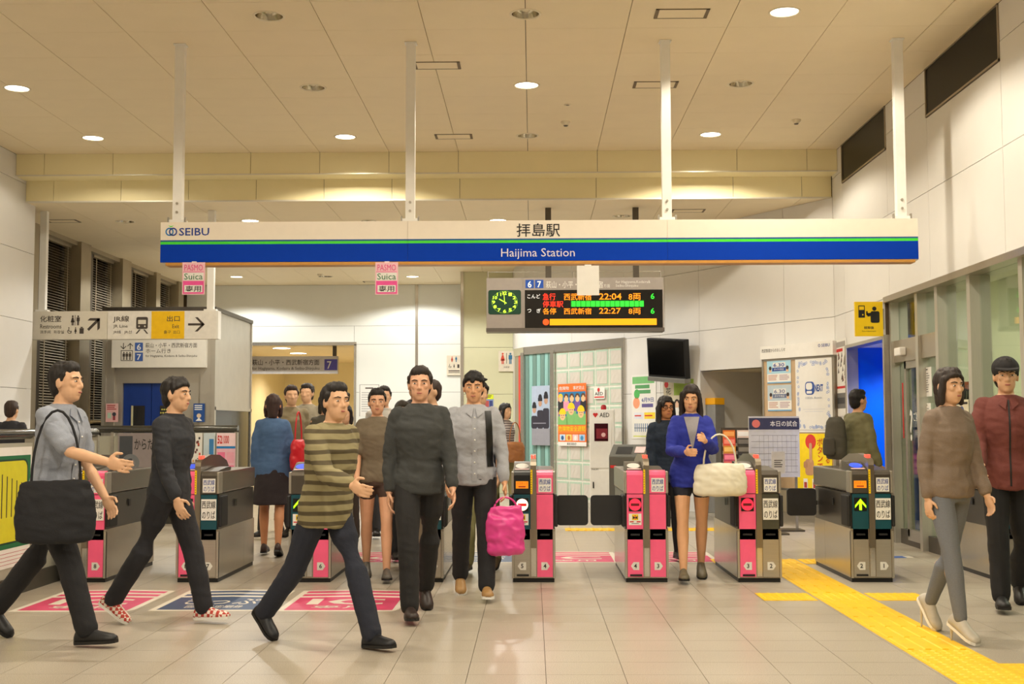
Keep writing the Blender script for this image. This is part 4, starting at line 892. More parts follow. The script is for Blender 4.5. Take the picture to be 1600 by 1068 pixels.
t = thing('floor_line', 'thin blue strip on the floor right of gate 1', 'floor sticker', (3.3, 12.2, 0)); MB().box(-0.3, 0.35, -0.08, 0.08, 0, 0.0012, mat((70, 110, 190), 0.5, 0, 0.15, 20, name='blue_tape')).build('sheet', t); MB().box(0.35, 0.42, -0.08, 0.08, 0, 0.0012, STW).build('end_piece', t)
# tactile paving
TY = mat((246, 196, 4), 0.5, 0, 0.05, 9, name='tactile_yellow')
bar = MB().box(-0.199, 0.199, -0.199, 0.199, 0, 0.003, TY)
for k in range(4):
    x = -0.15+0.1*k; bar.prism_y([(x-0.022, 0.003), (x+0.022, 0.003), (x+0.014, 0.008), (x-0.014, 0.008)], -0.19, 0.19, TY)
bar = bar.mesh('guide_tile')
dot = MB().box(-0.199, 0.199, -0.199, 0.199, 0, 0.003, TY)
for i in range(6):
    for j in range(6):
        x, y = -0.165+0.066*i, -0.165+0.066*j; n = 8
        v = [(x+r*math.cos(2*PI*k/n), y+r*math.sin(2*PI*k/n), z) for r, z in ((0.022, 0.003), (0.012, 0.008)) for k in range(n)]
        dot.add(v, [(k, (k+1) % n, n+(k+1) % n, n+k) for k in range(n)]+[tuple(range(n, 2*n))], TY)
dot = dot.mesh('warning_tile')
t = thing('tactile_paving', 'yellow tactile guide path through the gate beside pink gate 3, running towards the right foreground', 'tactile paving', (2.33, 5, 0))
t['label'] = 'yellow tactile guide path running from gate 2 to the right foreground'
y = 12.0-0.2
while y > 5.3:
    o = put('warning_tile' if (y < 7.3 or abs(y-9.4) < 0.15) else 'guide_tile', dot if (y < 7.3 or abs(y-9.4) < 0.15) else bar, t, (0, y-5, 0)); y -= 0.4
for x in (0.4, 0.8, 1.2, 1.6): put('warning_tile', dot, t, (x, 6.6-5, 0)); put('warning_tile', dot, t, (x, 6.2-5, 0))
for x in (-0.42, 0.42): put('warning_tile', dot, t, (x, 9.4-5, 0))
for x in (-0.42, 0.42, 0.82): put('warning_tile', dot, t, (x, 11.8-5, 0))
t2 = thing('tactile_paving', 'yellow tactile strip on the floor behind gates 5 to 3', 'tactile paving', (0, 15.4, 0))
for k in range(5): put('guide_tile', bar, t2, (0.6+0.4*k, 0, 0))
t3 = thing('tactile_paving', 'small far yellow tactile strip left of gate 5, near the curved wall', 'tactile paving', (0, 18.7, 0))
for k in range(5): put('guide_tile', bar, t3, (-1.2+0.4*k, 0, 0))

# ================================================================== LEFT FENCES AND POSTERS
RAILM = mat((92, 92, 88), 0.15, 0.8, name='rail_metal'); FGREY = mat((176, 174, 158), 0.45, 0.1, 0.03, 4, name='fence_panel_grey'); FB = mat((72, 70, 62), 0.5, 0.2, name='fence_base')
t = thing('side_fence', 'waist high grey panel fence at the left edge with steel top rail', 'fence', (-4.05, 8.0, 0))
for y0, y1 in ((0, 0.95), (0.97, 1.82), (1.84, 3.3)): MB().box(-0.03, 0.03, y0, y1, 0.14, 1.17, FGREY).build('panel', t)
MB().box(-0.05, 0.05, 0, 3.3, 0, 0.14, FB).build('base', t); MB().cyl((0, 0, 1.24), (0, 3.3, 1.24), 0.04, 0.04, RAILM, 14).build('rail', t)
for y in (0.02, 0.96, 1.83, 3.28): MB().box(-0.035, 0.04, y-0.02, y+0.02, 0.1, 1.22, STEEL).build('post', t)
YK = 16.4
fx0, fx1 = -6.6, at_y(372, 665, YK).x
t = thing('poster_fence', 'grey panel fence with steel rail carrying a row of posters', 'fence', (fx0, YK, 0)); FL = fx1-fx0
k = at_y(176, 700, YK).x-fx0
for a, b in ((0, k/2), (k/2, k), (k, FL*0.72), (FL*0.72, FL)): MB().box(a+0.005, b-0.005, -0.02, 0.02, 0.12, 1.17, FGREY).build('panel', t)
MB().box(0, FL, -0.04, 0.04, 0, 0.12, FB).build('base', t); MB().cyl((0, 0, 1.26), (FL, 0, 1.26), 0.05, 0.05, RAILM, 14).build('rail', t)
for a in (0.02, k, FL*0.72, FL-0.02): MB().box(a-0.02, a+0.02, -0.03, 0.03, 0.1, 1.24, STEEL).build('post', t)
MB().text('から5分中', 0, 0.24, 0, 0.085, -0.022, REDINK, 0.02).build('lettering', t, (at_y(120, 690, YK).x-fx0, 0, at_y(120, 691, YK).z))

# ================================================================== POSTERS AND WALL THINGS
def poster(name, lab, O, rz, w, h, base, draw, t=0.004, cat='poster', group=None):
    """a sheet on a wall; draw(m, tx, w, h) adds print and lettering in sheet metres, origin at its lower left"""
    o = thing(name, lab, cat, O, rz, group)
    MB().box(0, w, -t, 0, 0, h, base).build('sheet', o)
    m, tx = MB(), MB(); draw(m, tx, w, h)
    for q in (m, tx):
        for i, v in enumerate(q.v): q.v[i] = (v[0], v[1]-t, v[2])
    if m.f: m.build('print', o)
    if tx.f: tx.build('lettering', o)
    return o
C = lambda *c: mat(c, 0.6, 0, 0.04)
def on_plane(Y, px0, py0, px1, py1):
    a = at_y(px0, py1, Y); b = at_y(px1, py0, Y); return a, b.x-a.x, b.z-a.z
# -- row of posters on the poster fence
def pf(px0, px1, lab, base, draw, py1=770):
    a, w, h = on_plane(YK-0.033, px0, 676, px1, py1); poster('poster', lab, a, 0, w, h, base, draw, group='posters on the fence')
def d1(m, tx, w, h):
    m.rect(0.02, w*.4, h*.1, h*.95, -.001, C(70, 74, 80)); m.ring(w*.35, h*.5, 0.06, 0.12, -.0015, C(120, 124, 128)); tx.text('からだ', w*.45, w*.98, h*.72, h*.90, -.002, INK, .02)
def d2(m, tx, w, h):
    m.rect(0, w, h*.9, h, -.001, PAPER)
    for k in range(14): m.rect(w*(k/14), w*(k/14+0.05), 0, h*.9, -.0012, C(80+(k*37) % 90, 110+(k*53) % 70, 50))
    m.rect(w*.62, w*.76, 0, h*.85, -.0016, C(190, 200, 130))
def d3(m, tx, w, h): m.rect(w*.1, w*.6, h*.86, h*.9, -.001, C(150, 160, 150)); m.lines(w*.1, w*.9, h*.15, h*.75, 16, -.001, C(120, 130, 124), .25)
def d4(m, tx, w, h):
    rnd = random.Random(3)
    for k in range(26): x, z = rnd.uniform(.05, .8)*w, rnd.uniform(.05, .9)*h; m.rect(x, x+w*.14, z, z+h*.04, -.001-.00002*k, C(*rnd.choice([(200, 80, 60), (60, 50, 50), (220, 170, 110), (110, 60, 60)])))
def d5(m, tx, w, h): m.rect(w*.5, w*.9, h*.4, h*.9, -.001, C(60, 130, 190)); m.rect(w*.05, w*.45, h*.3, h*.8, -.001, C(196, 214, 224)); m.rect(w*.1, w*.9, h*.1, h*.2, -.001, C(80, 110, 170))
def d6(m, tx, w, h):
    m.rect(0, w, h*.78, h, -.001, C(250, 220, 226)); m.rect(0, w, h*.74, h*.78, -.0012, C(40, 130, 200)); tx.text('52', w*.05, w*.3, h*.82, h*.96, -.002, REDINK, .03); tx.text('1000', w*.34, w*.66, h*.82, h*.96, -.002, REDINK, .02)
    for k in range(6): m.rect(w*(.06+.48*(k % 2)), w*(.46+.48*(k % 2)), h*(.5-.22*(k//2)), h*(.68-.22*(k//2)), -.0013, C(*[(236, 120, 160), (240, 170, 190), (120, 180, 220)][k % 3]))
pf(183, 242, 'grey health poster with dark lettering, left of the bamboo poster', C(150, 140, 140), d1)
pf(243, 270, 'green bamboo forest poster on the fence', C(44, 56, 28), d2)
pf(270.5, 294.5, 'dark green text poster right of the bamboo poster', C(40, 52, 48), d3)
pf(295.5, 316.5, 'white illustrated poster with red and black figures on the fence', PAPER, d4)
pf(317, 336, 'pale blue and white poster on the fence', C(206, 220, 228), d5)
pf(337.5, 368, 'pink and white price poster at the right end of the fence', C(240, 190, 206), d6)
# -- yellow poster on the side fence
def dy(m, tx, w, h):
    m.rect(0.02, w-.02, h*.16, h*.93, -.001, C(24, 110, 66)); m.prism_y(rr(w*.08, w*.92, h*.2, h*.9, w*.1), -.0022, -.0012, C(20, 60, 44)); m.prism_y(rr(w*.11, w*.89, h*.215, h*.885, w*.09), -.0034, -.0024, C(216, 210, 40))
    for k in range(6): m.rect(w*(.2+.11*k), w*(.22+.11*k), h*.42, h*(.80-.02*k), -.0040, INK)
    for k in range(4): m.rect(w*.04, w*.96, h*(.03+.03*k), h*(.034+.03*k), -.001, C(190, 90, 100))
poster('poster', 'yellow and green framed poster on the side fence at the left edge', (-4.018, 8.98, 0.22), PI/2, 0.8, 0.92, PAPER, dy)
# -- notices beside the lift
a, w, h = on_plane(YE-0.03, 165, 631, 186, 659); a, w, h = on_plane(YE-0.03, 165, 630, 185, 659)
poster('notice', 'small pink notice left of the blue lift doors', a, 0, w, h, C(228, 180, 176), lambda m, tx, w, h: (m.lines(w*.1, w*.9, h*.62, h*.92, 3, -.001, C(180, 60, 60)), m.disc(w*.68, h*.42, w*.16, -.001, C(60, 60, 70)), m.rect(w*.58, w*.78, h*.1, h*.32, -.001, C(150, 60, 70)), m.rect(w*.15, w*.45, h*.2, h*.5, -.001, C(190, 214, 190))))
a, w, h = on_plane(YE-0.03, 302, 630, 320, 659)
poster('notice', 'small dark blue notice right of the blue lift doors', a, 0, w, h, C(30, 74, 140), lambda m, tx, w, h: (m.lines(w*.1, w*.9, h*.6, h*.92, 3, -.001, PAPER), m.disc(w*.5, h*.34, w*.2, -.001, C(224, 200, 170)), m.poly([(w*.2, h*.06), (w*.8, h*.06), (w*.5, h*.24)], -.0012, PAPER)))
# -- notice on the rear wall
a, w, h = on_plane(YW-0.002, 561, 600, 593, 650)
poster('notice', 'plain white framed notice on the rear white wall beside the passage', a, 0, w, h, PAPER, lambda m, tx, w, h: (m.rect(w*.02, w*.98, h*.98, h*.99, -.001, GRAYINK), m.rect(w*.02, w*.04, 0, h*.99, -.001, GRAYINK), m.rect(w*.96, w*.98, 0, h*.99, -.001, GRAYINK), m.rect(w*.3, w*.7, h*.86, h*.9, -.001, GRAYINK), m.lines(w*.12, w*.88, h*.1, h*.75, 9, -.001, C(170, 170, 168), .3)))
a, w, h = on_plane(YO-0.002, 757, 616, 771, 640)
poster('notice', 'small notice with lime green heading low on the olive wall', a, 0, w, h, C(130, 150, 190), lambda m, tx, w, h: (m.rect(0, w, h*.7, h, -.001, C(226, 240, 40)), m.lines(w*.2, w*.8, h*.76, h*.94, 2, -.002, INK), m.rect(w*.1, w*.5, h*.2, h*.6, -.001, C(180, 80, 80)), m.rect(w*.55, w*.9, h*.1, h*.6, -.001, C(60, 70, 130))))

# -- curved glass block screen
p_end, _ = wall_hit(968.5); ang = math.atan2(W[1][1]-W[2][1], W[1][0]-W[2][0])
gs = tag(MB().box(0, LB, 0.16, 0.20, 0, GB-0.12, mat((206, 214, 198), 0.5, emit=0.0, name='screen_backing')).build('wall_glass_block', None, (W[2][0], W[2][1], 0), ang), kind='structure')
GPl = Plane((W[2][0], W[2][1], 0), ang)
gu = lambda px: GPl.L(px, 620)[0]
MB().box(gu(821), LB, -0.03, 0.12, GB-0.14, GB, STEELV).build('header_band', gs)
MB().box(gu(863), gu(868.5), -0.05, 0.1, 0, GB-0.1, STEELV).build('post', gs); MB().box(LB-0.03, LB+0.03, -0.04, 0.12, 0, GB, STEELV).build('post', gs)
MB().box(gu(816), gu(820.5), -0.04, 0.08, 0, GB-0.1, STEELV).build('post', gs)
BLK = D.materials.new('glass_block'); BLK.use_nodes = True; nt = BLK.node_tree; b = nt.nodes['Principled BSDF']
b.inputs['Base Color'].default_value = rgb((222, 216, 206)); b.inputs['Roughness'].default_value = 0.12; b.inputs['Coat Weight'].default_value = 0.6
tc = nt.nodes.new('ShaderNodeTexCoord'); wv = nt.nodes.new('ShaderNodeTexWave'); wv.inputs['Scale'].default_value = 3; wv.inputs['Distortion'].default_value = 9; wv.inputs['Detail'].default_value = 2
bp = nt.nodes.new('ShaderNodeBump'); bp.inputs['Strength'].default_value = 0.22; bp.inputs['Distance'].default_value = 0.02
nt.links.new(tc.outputs['Object'], wv.inputs['Vector']); nt.links.new(wv.outputs['Fac'], bp.inputs['Height']); nt.links.new(bp.outputs[0], b.inputs['Normal'])
RIM = mat((190, 214, 194), 0.25, 0, 0.04, name='block_rim'); JOINT = mat((232, 230, 218), 0.6, name='block_joint')
g0, g1 = gu(868.5), LB-0.03; bw = (g1-g0)/5; bh = 0.318; nrow = 8
MB().box(g0, g1, 0.006, 0.16, 0, GB-0.14, JOINT).build('joint_grid', gs)
bm_ = MB(); a_, h_ = bw/2-0.018, bh/2-0.018
bm_.box(-a_, a_, 0.0, 0.04, -h_, h_, RIM); bm_.box(-a_+0.03, a_-0.03, -0.006, 0.0, -h_+0.03, h_-0.03, BLK); bm_ = bm_.mesh('glass_block')
for i in range(5):
    for j in range(nrow): put('glass_block', bm_, gs, (g0+bw*(i+0.5), 0, 0.03+bh*(j+0.5)))
RIB = mat((150, 196, 190), 0.2, 0.0, 0.12, 8, stretch=(8, 8, 0.2), name='ribbed_glass'); r0, r1 = gu(820.5), gu(863)
for k in range(7):
    x0 = r0+(r1-r0)*k/7; x1 = r0+(r1-r0)*(k+1)/7
    MB().prism_z([(x0, 0.03), (x0+0.01, 0.0), (x1-0.01, 0.0), (x1, 0.03), (x1, 0.08), (x0, 0.08)], 0, GB-0.12, RIB if k % 2 else mat((118, 150, 142), 0.2, 0, 0.1, 8, stretch=(8, 8, 0.2), name='ribbed_glass_dark')).build('ribbed_pane', gs)
c2 = tag(MB().box(0, 0.02, 0, 0.02, 0, GB, STEELV).build('trim_21', None, (W[3][0], W[3][1], 0), math.atan2(W[2][1]-W[3][1], W[2][0]-W[3][0])), kind='structure'); L2 = math.dist(W[2], W[3])
MB().box(0, L2*0.42, -0.01, 0.03, 0, GB-0.1, STEEL).build('steel_strip', c2); MB().box(L2*0.42, L2*0.76, -0.015, 0.03, 0, GB-0.1, mat((226, 24, 30), 0.3, name='red_strip_paint')).build('red_strip', c2); MB().box(L2*0.76, L2, -0.02, 0.03, 0, GB-0.1, STEELV).build('steel_strip', c2); MB().box(0, L2, -0.03, 0.04, GB-0.14, GB, STEELV).build('header_band', c2)

def on_wall(px0, py0, px1, py1, off):
    """lower left corner, turn, width and height of a thing flat on the diagonal wall"""
    p, a = wall_hit((px0+px1)/2, off); P = Plane((p.x, p.y, 0), a); u0, z1 = P.L(px0, py0); u1, _ = P.L(px1, py0); _, z0 = P.L(px0, py1)
    return P.O+P.U*u0+Vector((0, 0, z0)), a, u1-u0, z1-z0
# posters on the screen
def three(m, tx, w, h):
    m.rect(0, w, h*.0, h*.28, -.001, C(150, 150, 160)); m.rect(w*.08, w*.8, h*.36, h*.38, -.004, C(130, 130, 144))
    for x, s in ((.15, .8), (.48, .95), (.8, 1.0)):
        m.mark(); m.prism_y(rr(w*(x-.17), w*(x+.17), h*.28, h*.62*s, w*.08), -.0018, -.001, C(46, 44, 58)); m.disc(w*x, h*.74*s, w*.10, -.002, C(190, 150, 124), 14); m.rect(w*(x-.12), w*(x+.12), h*.78*s, h*.84*s, -.0025, C(30, 30, 40)); m.disc(w*x, h*.85*s, w*.10, -.0022, C(30, 30, 40), 12)
O, a, w, h = on_wall(831, 603, 859, 695, 0.045); poster('poster', 'pale blue poster of three uniformed officers on the ribbed glass', O, a, w, h, C(176, 190, 212), three)
def fire(m, tx, w, h):
    m.rect(0, w, 0, h*.065, -.001, PAPER); tx.text('危険物', w*.05, w*.4, h*.90, h*.96, -.003, PAPER, .02); tx.text('事故防止', w*.55, w*.95, h*.90, h*.96, -.003, PAPER, .02)
    m.rect(w*.02, w*.98, h*.34, h*.87, -.001, C(40, 120, 170))
    for k, (x, sh) in enumerate(((.1, (40, 40, 46)), (.3, (232, 150, 176)), (.5, (60, 90, 150)), (.7, (120, 80, 160)), (.9, (30, 32, 44)))):
        m.mark(); m.rect(w*(x-.1), w*(x+.1), h*.55, h*.72, -.0015, C(*sh)); m.disc(w*x, h*.76, w*.075, -.002, C(236, 190, 140), 12); m.ring(w*x, h*.78, w*.04, w*.085, -.0024, C(*((240, 200, 30) if k == 0 else (90, 60, 40))), 12, 0, PI)
    for x, s in ((.17, .85), (.48, 1.0), (.82, .92)):
        m.mark(); m.rect(w*(x-.17), w*(x+.17), h*.34, h*.56*s, -.003, C(130, 186, 110)); m.disc(w*x, h*.57*s, w*.10, -.0035, C(236, 190, 140), 14); m.poly([(w*x+w*.13*math.cos(t_), h*.60*s+w*.13*math.sin(t_)) for t_ in [PI*i/10 for i in range(11)]], -.004, C(246, 206, 20)); m.rect(w*(x-.06), w*(x-.015), h*.575*s, h*.585*s, -.0042, INK); m.rect(w*(x+.015), w*(x+.06), h*.575*s, h*.585*s, -.0042, INK); m.rect(w*(x-.04), w*(x+.04), h*.535*s, h*.542*s, -.0042, INK)
    m.mark(); m.rect(0, w, h*.2, h*.33, -.0045, C(240, 130, 50)); tx.text('危険物安全週間', w*.03, w*.97, h*.235, h*.32, -.006, C(60, 40, 10), .05); tx.text('危険物安全週間', w*.03, w*.97, h*.235, h*.32, -.007, C(250, 214, 20), .015)
    for k in range(4): m.mark(); m.rect(w*(.06+.23*k), w*(.26+.23*k), h*.085, h*.185, -.0015, C(*[(196, 220, 240), (250, 210, 120), (244, 200, 200), (170, 200, 230)][k])); m.disc(w*(.16+.23*k), h*.13, w*.05, -.002, C(*[(40, 90, 150), (200, 110, 40), (240, 236, 230), (60, 140, 190)][k]), 10)
    tx.text('東京消防庁', w*.32, w*.66, h*.012, h*.055, -.002, INK, .02)
O, a, w, h = on_wall(872, 600, 916, 696, 0.045); poster('poster', 'orange fire safety poster with yellow helmeted cartoon workers on glass blocks', O, a, w, h, C(240, 116, 40), fire)
O, a, w, h = on_wall(928, 606, 945, 623, 0.03); poster('notice', 'small white AED notice on glass block above the AED cabinet', O, a, w, h, PAPER, lambda m, tx, w, h: (tx.text('AED', w*.1, w*.85, h*.32, h*.62, -.002, INK, .01), m.rect(w*.05, w*.95, h*.1, h*.22, -.001, REDINK), m.disc(w*.45, h*.82, w*.12, -.001, REDINK, 10)))
# AED cabinet
O = at_y(924, 640, 19.85); a = math.radians(-10); w = 0.39; h = 0
t = thing('aed_cabinet', 'tall white AED cabinet with dark window before the glass block wall', 'AED cabinet', (O.x, O.y, 0), a); H_ = O.z
MB().bbox(0, w, -0.26, -0.06, 0.0, H_, WHITE, 0.012).build('body', t)
d = MB().box(0.02, w-0.04, -0.272, -0.26, 0.62, H_-0.16, WHITE).build('door', t)
wn = MB().box(0.08, w-0.09, -0.277, -0.272, H_-0.50, H_-0.22, mat((60, 16, 26), 0.12, name='aed_window')).build('window', d)
MB().box(0.11, w-0.10, -0.2785, -0.2775, H_-0.46, H_-0.30, mat((130, 30, 46), 0.4, name='aed_case_red')).disc(w*.58, H_-0.40, 0.035, -0.280, C(236, 190, 190), 12).build('device', wn)
MB().text('AED', w*.42, w*.82, H_-0.12, H_-0.05, -0.262, INK, .01).build('lettering', t)
m = MB(); x, z = w*.25, H_-0.085; m.disc(x-0.018, z+0.012, 0.022, -0.262, REDINK, 12); m.disc(x+0.018, z+0.012, 0.022, -0.262, REDINK, 12); m.poly([(x-0.038, z+0.004), (x, z-0.042), (x+0.038, z+0.004)], -0.2625, REDINK); m.build('emblem', t)
d = MB().box(0.02, w-0.04, -0.272, -0.26, 0.06, 0.58, WHITE).build('lower_door', t); MB().box(0.05, 0.07, -0.285, -0.272, 0.30, 0.40, BLACK).build('handle', d)
MB().text('PHILIPS', 0.03, 0.14, 0.585, 0.61, -0.262, GRAYINK).build('lettering', t)
MB().lathe([(0.045, H_-0.002), (0.045, H_+0.05), (0.03, H_+0.075), (0.001, H_+0.08)], mat((170, 30, 40), 0.2, name='beacon_red'), (w*.55, -0.13), 14).build('beacon', t)

# -- television on the wall
p, a = wall_hit(1046, 0.32); p = at_y(1046, 600, p.y-0.1)
t = thing('wall_television', 'black flat television tilted down from a wall arm right of departure board', 'television', (p.x, p.y, at_y(1046, 596, p.y).z), a)
tw, th = 0.80, 0.66
sc = MB().bbox(-tw/2, tw/2, -0.05, 0.05, 0.06, th, BLACK, 0.012).build('casing', t); sc.rotation_euler = (0.0, 0, 0)
MB().box(-tw/2+0.03, tw/2-0.03, -0.054, -0.05, 0.10, th-0.03, mat((6, 6, 7), 0.12, name='tv_screen')).build('screen', sc)
MB().bbox(-tw/2+0.01, tw/2, -0.08, 0.05, 0.0, 0.07, mat((150, 150, 146), 0.3, 0.5, name='tv_speaker'), 0.01).build('speaker_bar', sc)
sc.rotation_euler = (math.radians(8), math.radians(5), math.radians(8))
MB().box(-0.06, 0.06, 0.04, 0.30, 0.28, 0.40, DSTEEL).build('wall_arm', t)
# -- white event poster
def ev(m, tx, w, h):
    m.rect(w*.04, w*.94, h*.86, h*.97, -.001, C(120, 190, 120)); m.lines(w*.15, w*.85, h*.68, h*.84, 2, -.001, C(90, 160, 100), .7); m.disc(w*.22, h*.70, w*.12, -.0012, C(80, 180, 90), 14)
    m.disc(w*.2, h*.56, w*.14, -.0012, C(240, 160, 120), 16); tx.text('6月9日', w*.42, w*.9, h*.57, h*.64, -.002, BLUEINK, .01); m.rect(w*.42, w*.88, h*.49, h*.545, -.001, C(100, 90, 150))
    m.rect(w*.1, w*.48, h*.31, h*.41, -.001, C(224, 226, 236)); m.rect(w*.52, w*.96, h*.31, h*.41, -.001, C(244, 214, 50)); m.lines(w*.12, w*.46, h*.33, h*.37, 1, -.0014, REDINK); m.lines(w*.54, w*.94, h*.33, h*.37, 1, -.0014, REDINK)
    m.rect(w*.1, w*.86, h*.165, h*.175, -.001, INK)
    for k in range(9): m.rect(w*(.12+.085*k), w*(.15+.085*k), h*.11, h*.24, -.0012, C(70, 110, 160))
    m.rect(w*.88, w*.96, h*.09, h*.25, -.001, C(214, 220, 60)); m.rect(w*.06, w*.94, h*.03, h*.05, -.001, C(214, 220, 120))
O, a, w, h = on_wall(987, 586, 1025, 685, 0.004); poster('poster', 'tall white event poster with green heading dated June 9 below the television', O, a, w, h, PAPER, ev)
def flo(m, tx, w, h):
    m.rect(w*.35, w, h*.72, h, -.001, C(150, 180, 70)); tx.text('花', w*.08, w*.26, h*.74, h*.86, -.002, INK, .02)
    for x in (.45, .65, .85): m.mark(); m.rect(w*(x-.08), w*(x+.08), h*.2, h*.5, -.0012, PAPER); m.disc(w*x, h*.56, w*.07, -.0014, C(230, 190, 160), 12); m.ring(w*x, h*.58, w*.04, w*.085, -.0016, C(50, 36, 30), 12, 0, PI)
    m.mark(); m.disc(w*.1, h*.92, w*.07, -.001, REDINK, 10)
O, a, w, h = on_wall(1037, 594, 1084, 680, 0.004); poster('poster', 'floral poster with small figures behind the two women', O, a, w, h, C(206, 196, 170), flo)
# -- gate like machine behind the flaps
p = at_y(952, 800, 17.2)
t = thing('ticket_machine', 'grey free standing ticket machine with sloped top behind gate 4', 'ticket machine', (p.x, 17.2, 0), math.radians(-12))
MC = mat((110, 110, 104), 0.35, 0.5, 0.06, 4, name='machine_grey')
MB().bbox(0, 0.85, 0.0, 0.6, 0.03, 0.86, MC, 0.012).build('body', t); MB().box(0.02, 0.83, 0.03, 0.58, 0, 0.03, BLACK).build('plinth', t)
MB().prism_x([(-0.005, 0.86), (0.6, 0.86), (0.6, 1.02), (0.45, 1.02)], 0, 0.85, MC).build('sloped_top', t)
def on_slope(m, x0, x1, s0, s1, mt, k=0.004):
    f = lambda s: (-0.005+0.455*s, 0.86+0.16*s+k); (a0, b0), (a1, b1) = f(s0), f(s1); m.add([(x0, a0, b0), (x1, a0, b0), (x1, a1, b1), (x0, a1, b1)], [(0, 1, 2, 3)], mt)
m = MB(); on_slope(m, 0.08, 0.3, .2, .8, BLACK); m.build('panel', t); m = MB(); on_slope(m, 0.34, 0.48, .3, .8, C(236, 200, 196)); m.build('label', t); m = MB(); on_slope(m, 0.60, 0.78, .3, .8, C(250, 190, 40)); m.build('label', t)
MB().rect(0.02, 0.1, 0.70, 0.74, -0.003, REDINK).build('label', t); MB().box(0.3, 0.34, -0.004, 0, 0.3, 0.7, BLACK).build('slot', t)
# -- grey machine with orange header beside the niche
p, a = wall_hit(1113, 0.02); pz = at_y(1113, 622, p.y).z
t = thing('ticket_reader', 'grey wall unit with orange heading between the woman in blue and leaflet rack', 'machine', (p.x+0.05, p.y+0.25, 0), a)
MB().bbox(-0.16, 0.14, -0.06, 0.12, 0.0, pz-0.09, mat((150, 150, 148), 0.4, 0.3, name='unit_grey'), 0.01).build('body', t); MB().bbox(-0.16, 0.14, -0.065, 0.12, pz-0.09, pz+0.01, mat((246, 176, 20), 0.4, name='unit_orange'), 0.008).build('heading', t); MB().box(-0.1, 0.02, -0.068, -0.06, 0.95, 1.2, PAPER).build('label', t)

# -- leaflet rack with leaflets
a_ = math.atan2(W[0][1]-W[1][1], W[0][0]-W[1][0])
p = at_y(1128, 740, 16.6); rk = math.radians(-6)
t = thing('leaflet_rack', 'dark stepped leaflet rack standing before the niche behind gate 3', 'rack', (p.x, 16.6, 0), rk)
RW = 0.60
MB().box(0, RW, 0.25, 0.32, 0.0, 1.26, DSTEEL).box(0.0, 0.02, 0.0, 0.3, 0.0, 0.75, DSTEEL).box(RW-0.02, RW, 0.0, 0.3, 0.0, 0.75, DSTEEL).build('frame', t)
U_ = Matrix.Rotation(rk, 3, 'Z')
cols = [[(226, 120, 40), (236, 90, 70), (220, 150, 60), (200, 80, 110), (230, 110, 100)], [(236, 216, 206), (60, 56, 50), (70, 66, 56), (48, 50, 46), (226, 232, 238)], [(190, 60, 120), (200, 70, 110), (120, 40, 80), (180, 40, 110), (210, 90, 130)]]
names = {(0): 'orange red', 1: 'dark', 2: 'magenta'}
rown = ['top', 'second', 'third', 'fourth', 'bottom']
for j in range(5):
    y = 0.23-0.05*j; z = 1.02-0.105*j
    MB().box(0.02, RW-0.02, y-0.045, y, z-0.015, z-0.005, DSTEEL).box(0.02, RW-0.02, y-0.048, y-0.044, z-0.015, z+0.03, STEEL).build('shelf', t)
    for i in range(3):
        q = U_ @ Vector((0.02+0.19*i+0.01, y-0.012, z-0.004)); base = C(*cols[i][j]); acc = C(*[min(255, c+60) for c in cols[i][j]])
        poster('leaflet', '%s leaflet on the %s step of the rack' % ({0: 'orange red', 1: ('pale' if j in (0, 4) else 'dark'), 2: 'magenta'}[i], rown[j]), (p.x+q.x, 16.6+q.y, q.z), rk, 0.165, 0.21, base,
               lambda m, tx, w, h: (m.rect(w*.08, w*.92, h*.62, h*.9, -.001, acc), m.rect(w*.15, w*.85, h*.2, h*.5, -.001, acc)), 0.006, 'leaflet', 'leaflets on the rack')
# -- schedule board on a stand
p = at_y(1171, 745, 15.2); q = at_y(1248, 650, 15.2); w, h = q.x-p.x, q.z-p.z
t = thing('schedule_board', 'white schedule board with dark heading on a stand behind gate 3', 'board', (p.x, 15.2, 0), 0)
MB().box(0, w, -0.02, 0.02, p.z, q.z, mat((206, 206, 210), 0.4, name='board_white')).build('board', t)
MB().box(0, w, -0.024, -0.02, q.z-0.16, q.z-0.02, mat((60, 62, 92), 0.4, name='board_heading_navy')).build('heading', t)
MB().text('本日の試合', w*.42, w*.96, q.z-0.125, q.z-0.055, -0.026, WHITE, .01).build('lettering', t); MB().disc(w*.14, q.z-0.09, 0.05, -0.0255, C(226, 120, 110), 14).build('emblem', t)
m = MB()
for k in range(7): m.rect(w*.04, w*.96, p.z+0.06+0.075*k, p.z+0.063+0.075*k, -0.021, GRAYINK)
for k in range(9): m.rect(w*(.2+.09*k), w*(.2+.09*k)+0.003, p.z+0.06, p.z+0.51, -0.021, C(150, 150, 154))
m.build('ruled_lines', t)
MB().box(0.03, 0.06, -0.01, 0.01, 0, p.z, STEEL).build('leg', t); MB().box(w-0.06, w-0.03, -0.01, 0.01, 0, p.z, STEEL).build('leg', t); MB().box(-0.02, w+0.02, -0.15, 0.15, 0, 0.02, DSTEEL).build('foot', t)
p2 = at_y(1206, 742, 14.7); t = thing('paper_stand', 'small translucent paper holder standing behind gate 2', 'stand', (p2.x, 14.7, 0))
MB().box(0, 0.16, 0, 0.01, 0.72, 0.98, C(214, 210, 204)).build('sheet', t); MB().cyl((0.08, 0.01, 0), (0.08, 0.01, 0.74), 0.012, 0.012, STEEL, 8).build('pole', t); MB().bbox(-0.02, 0.18, -0.1, 0.1, 0, 0.02, DSTEEL, 0.005).build('foot', t); MB().lines(0.03, 0.13, 0.78, 0.88, 4, -0.001, GRAYINK, .4).build('print', t)
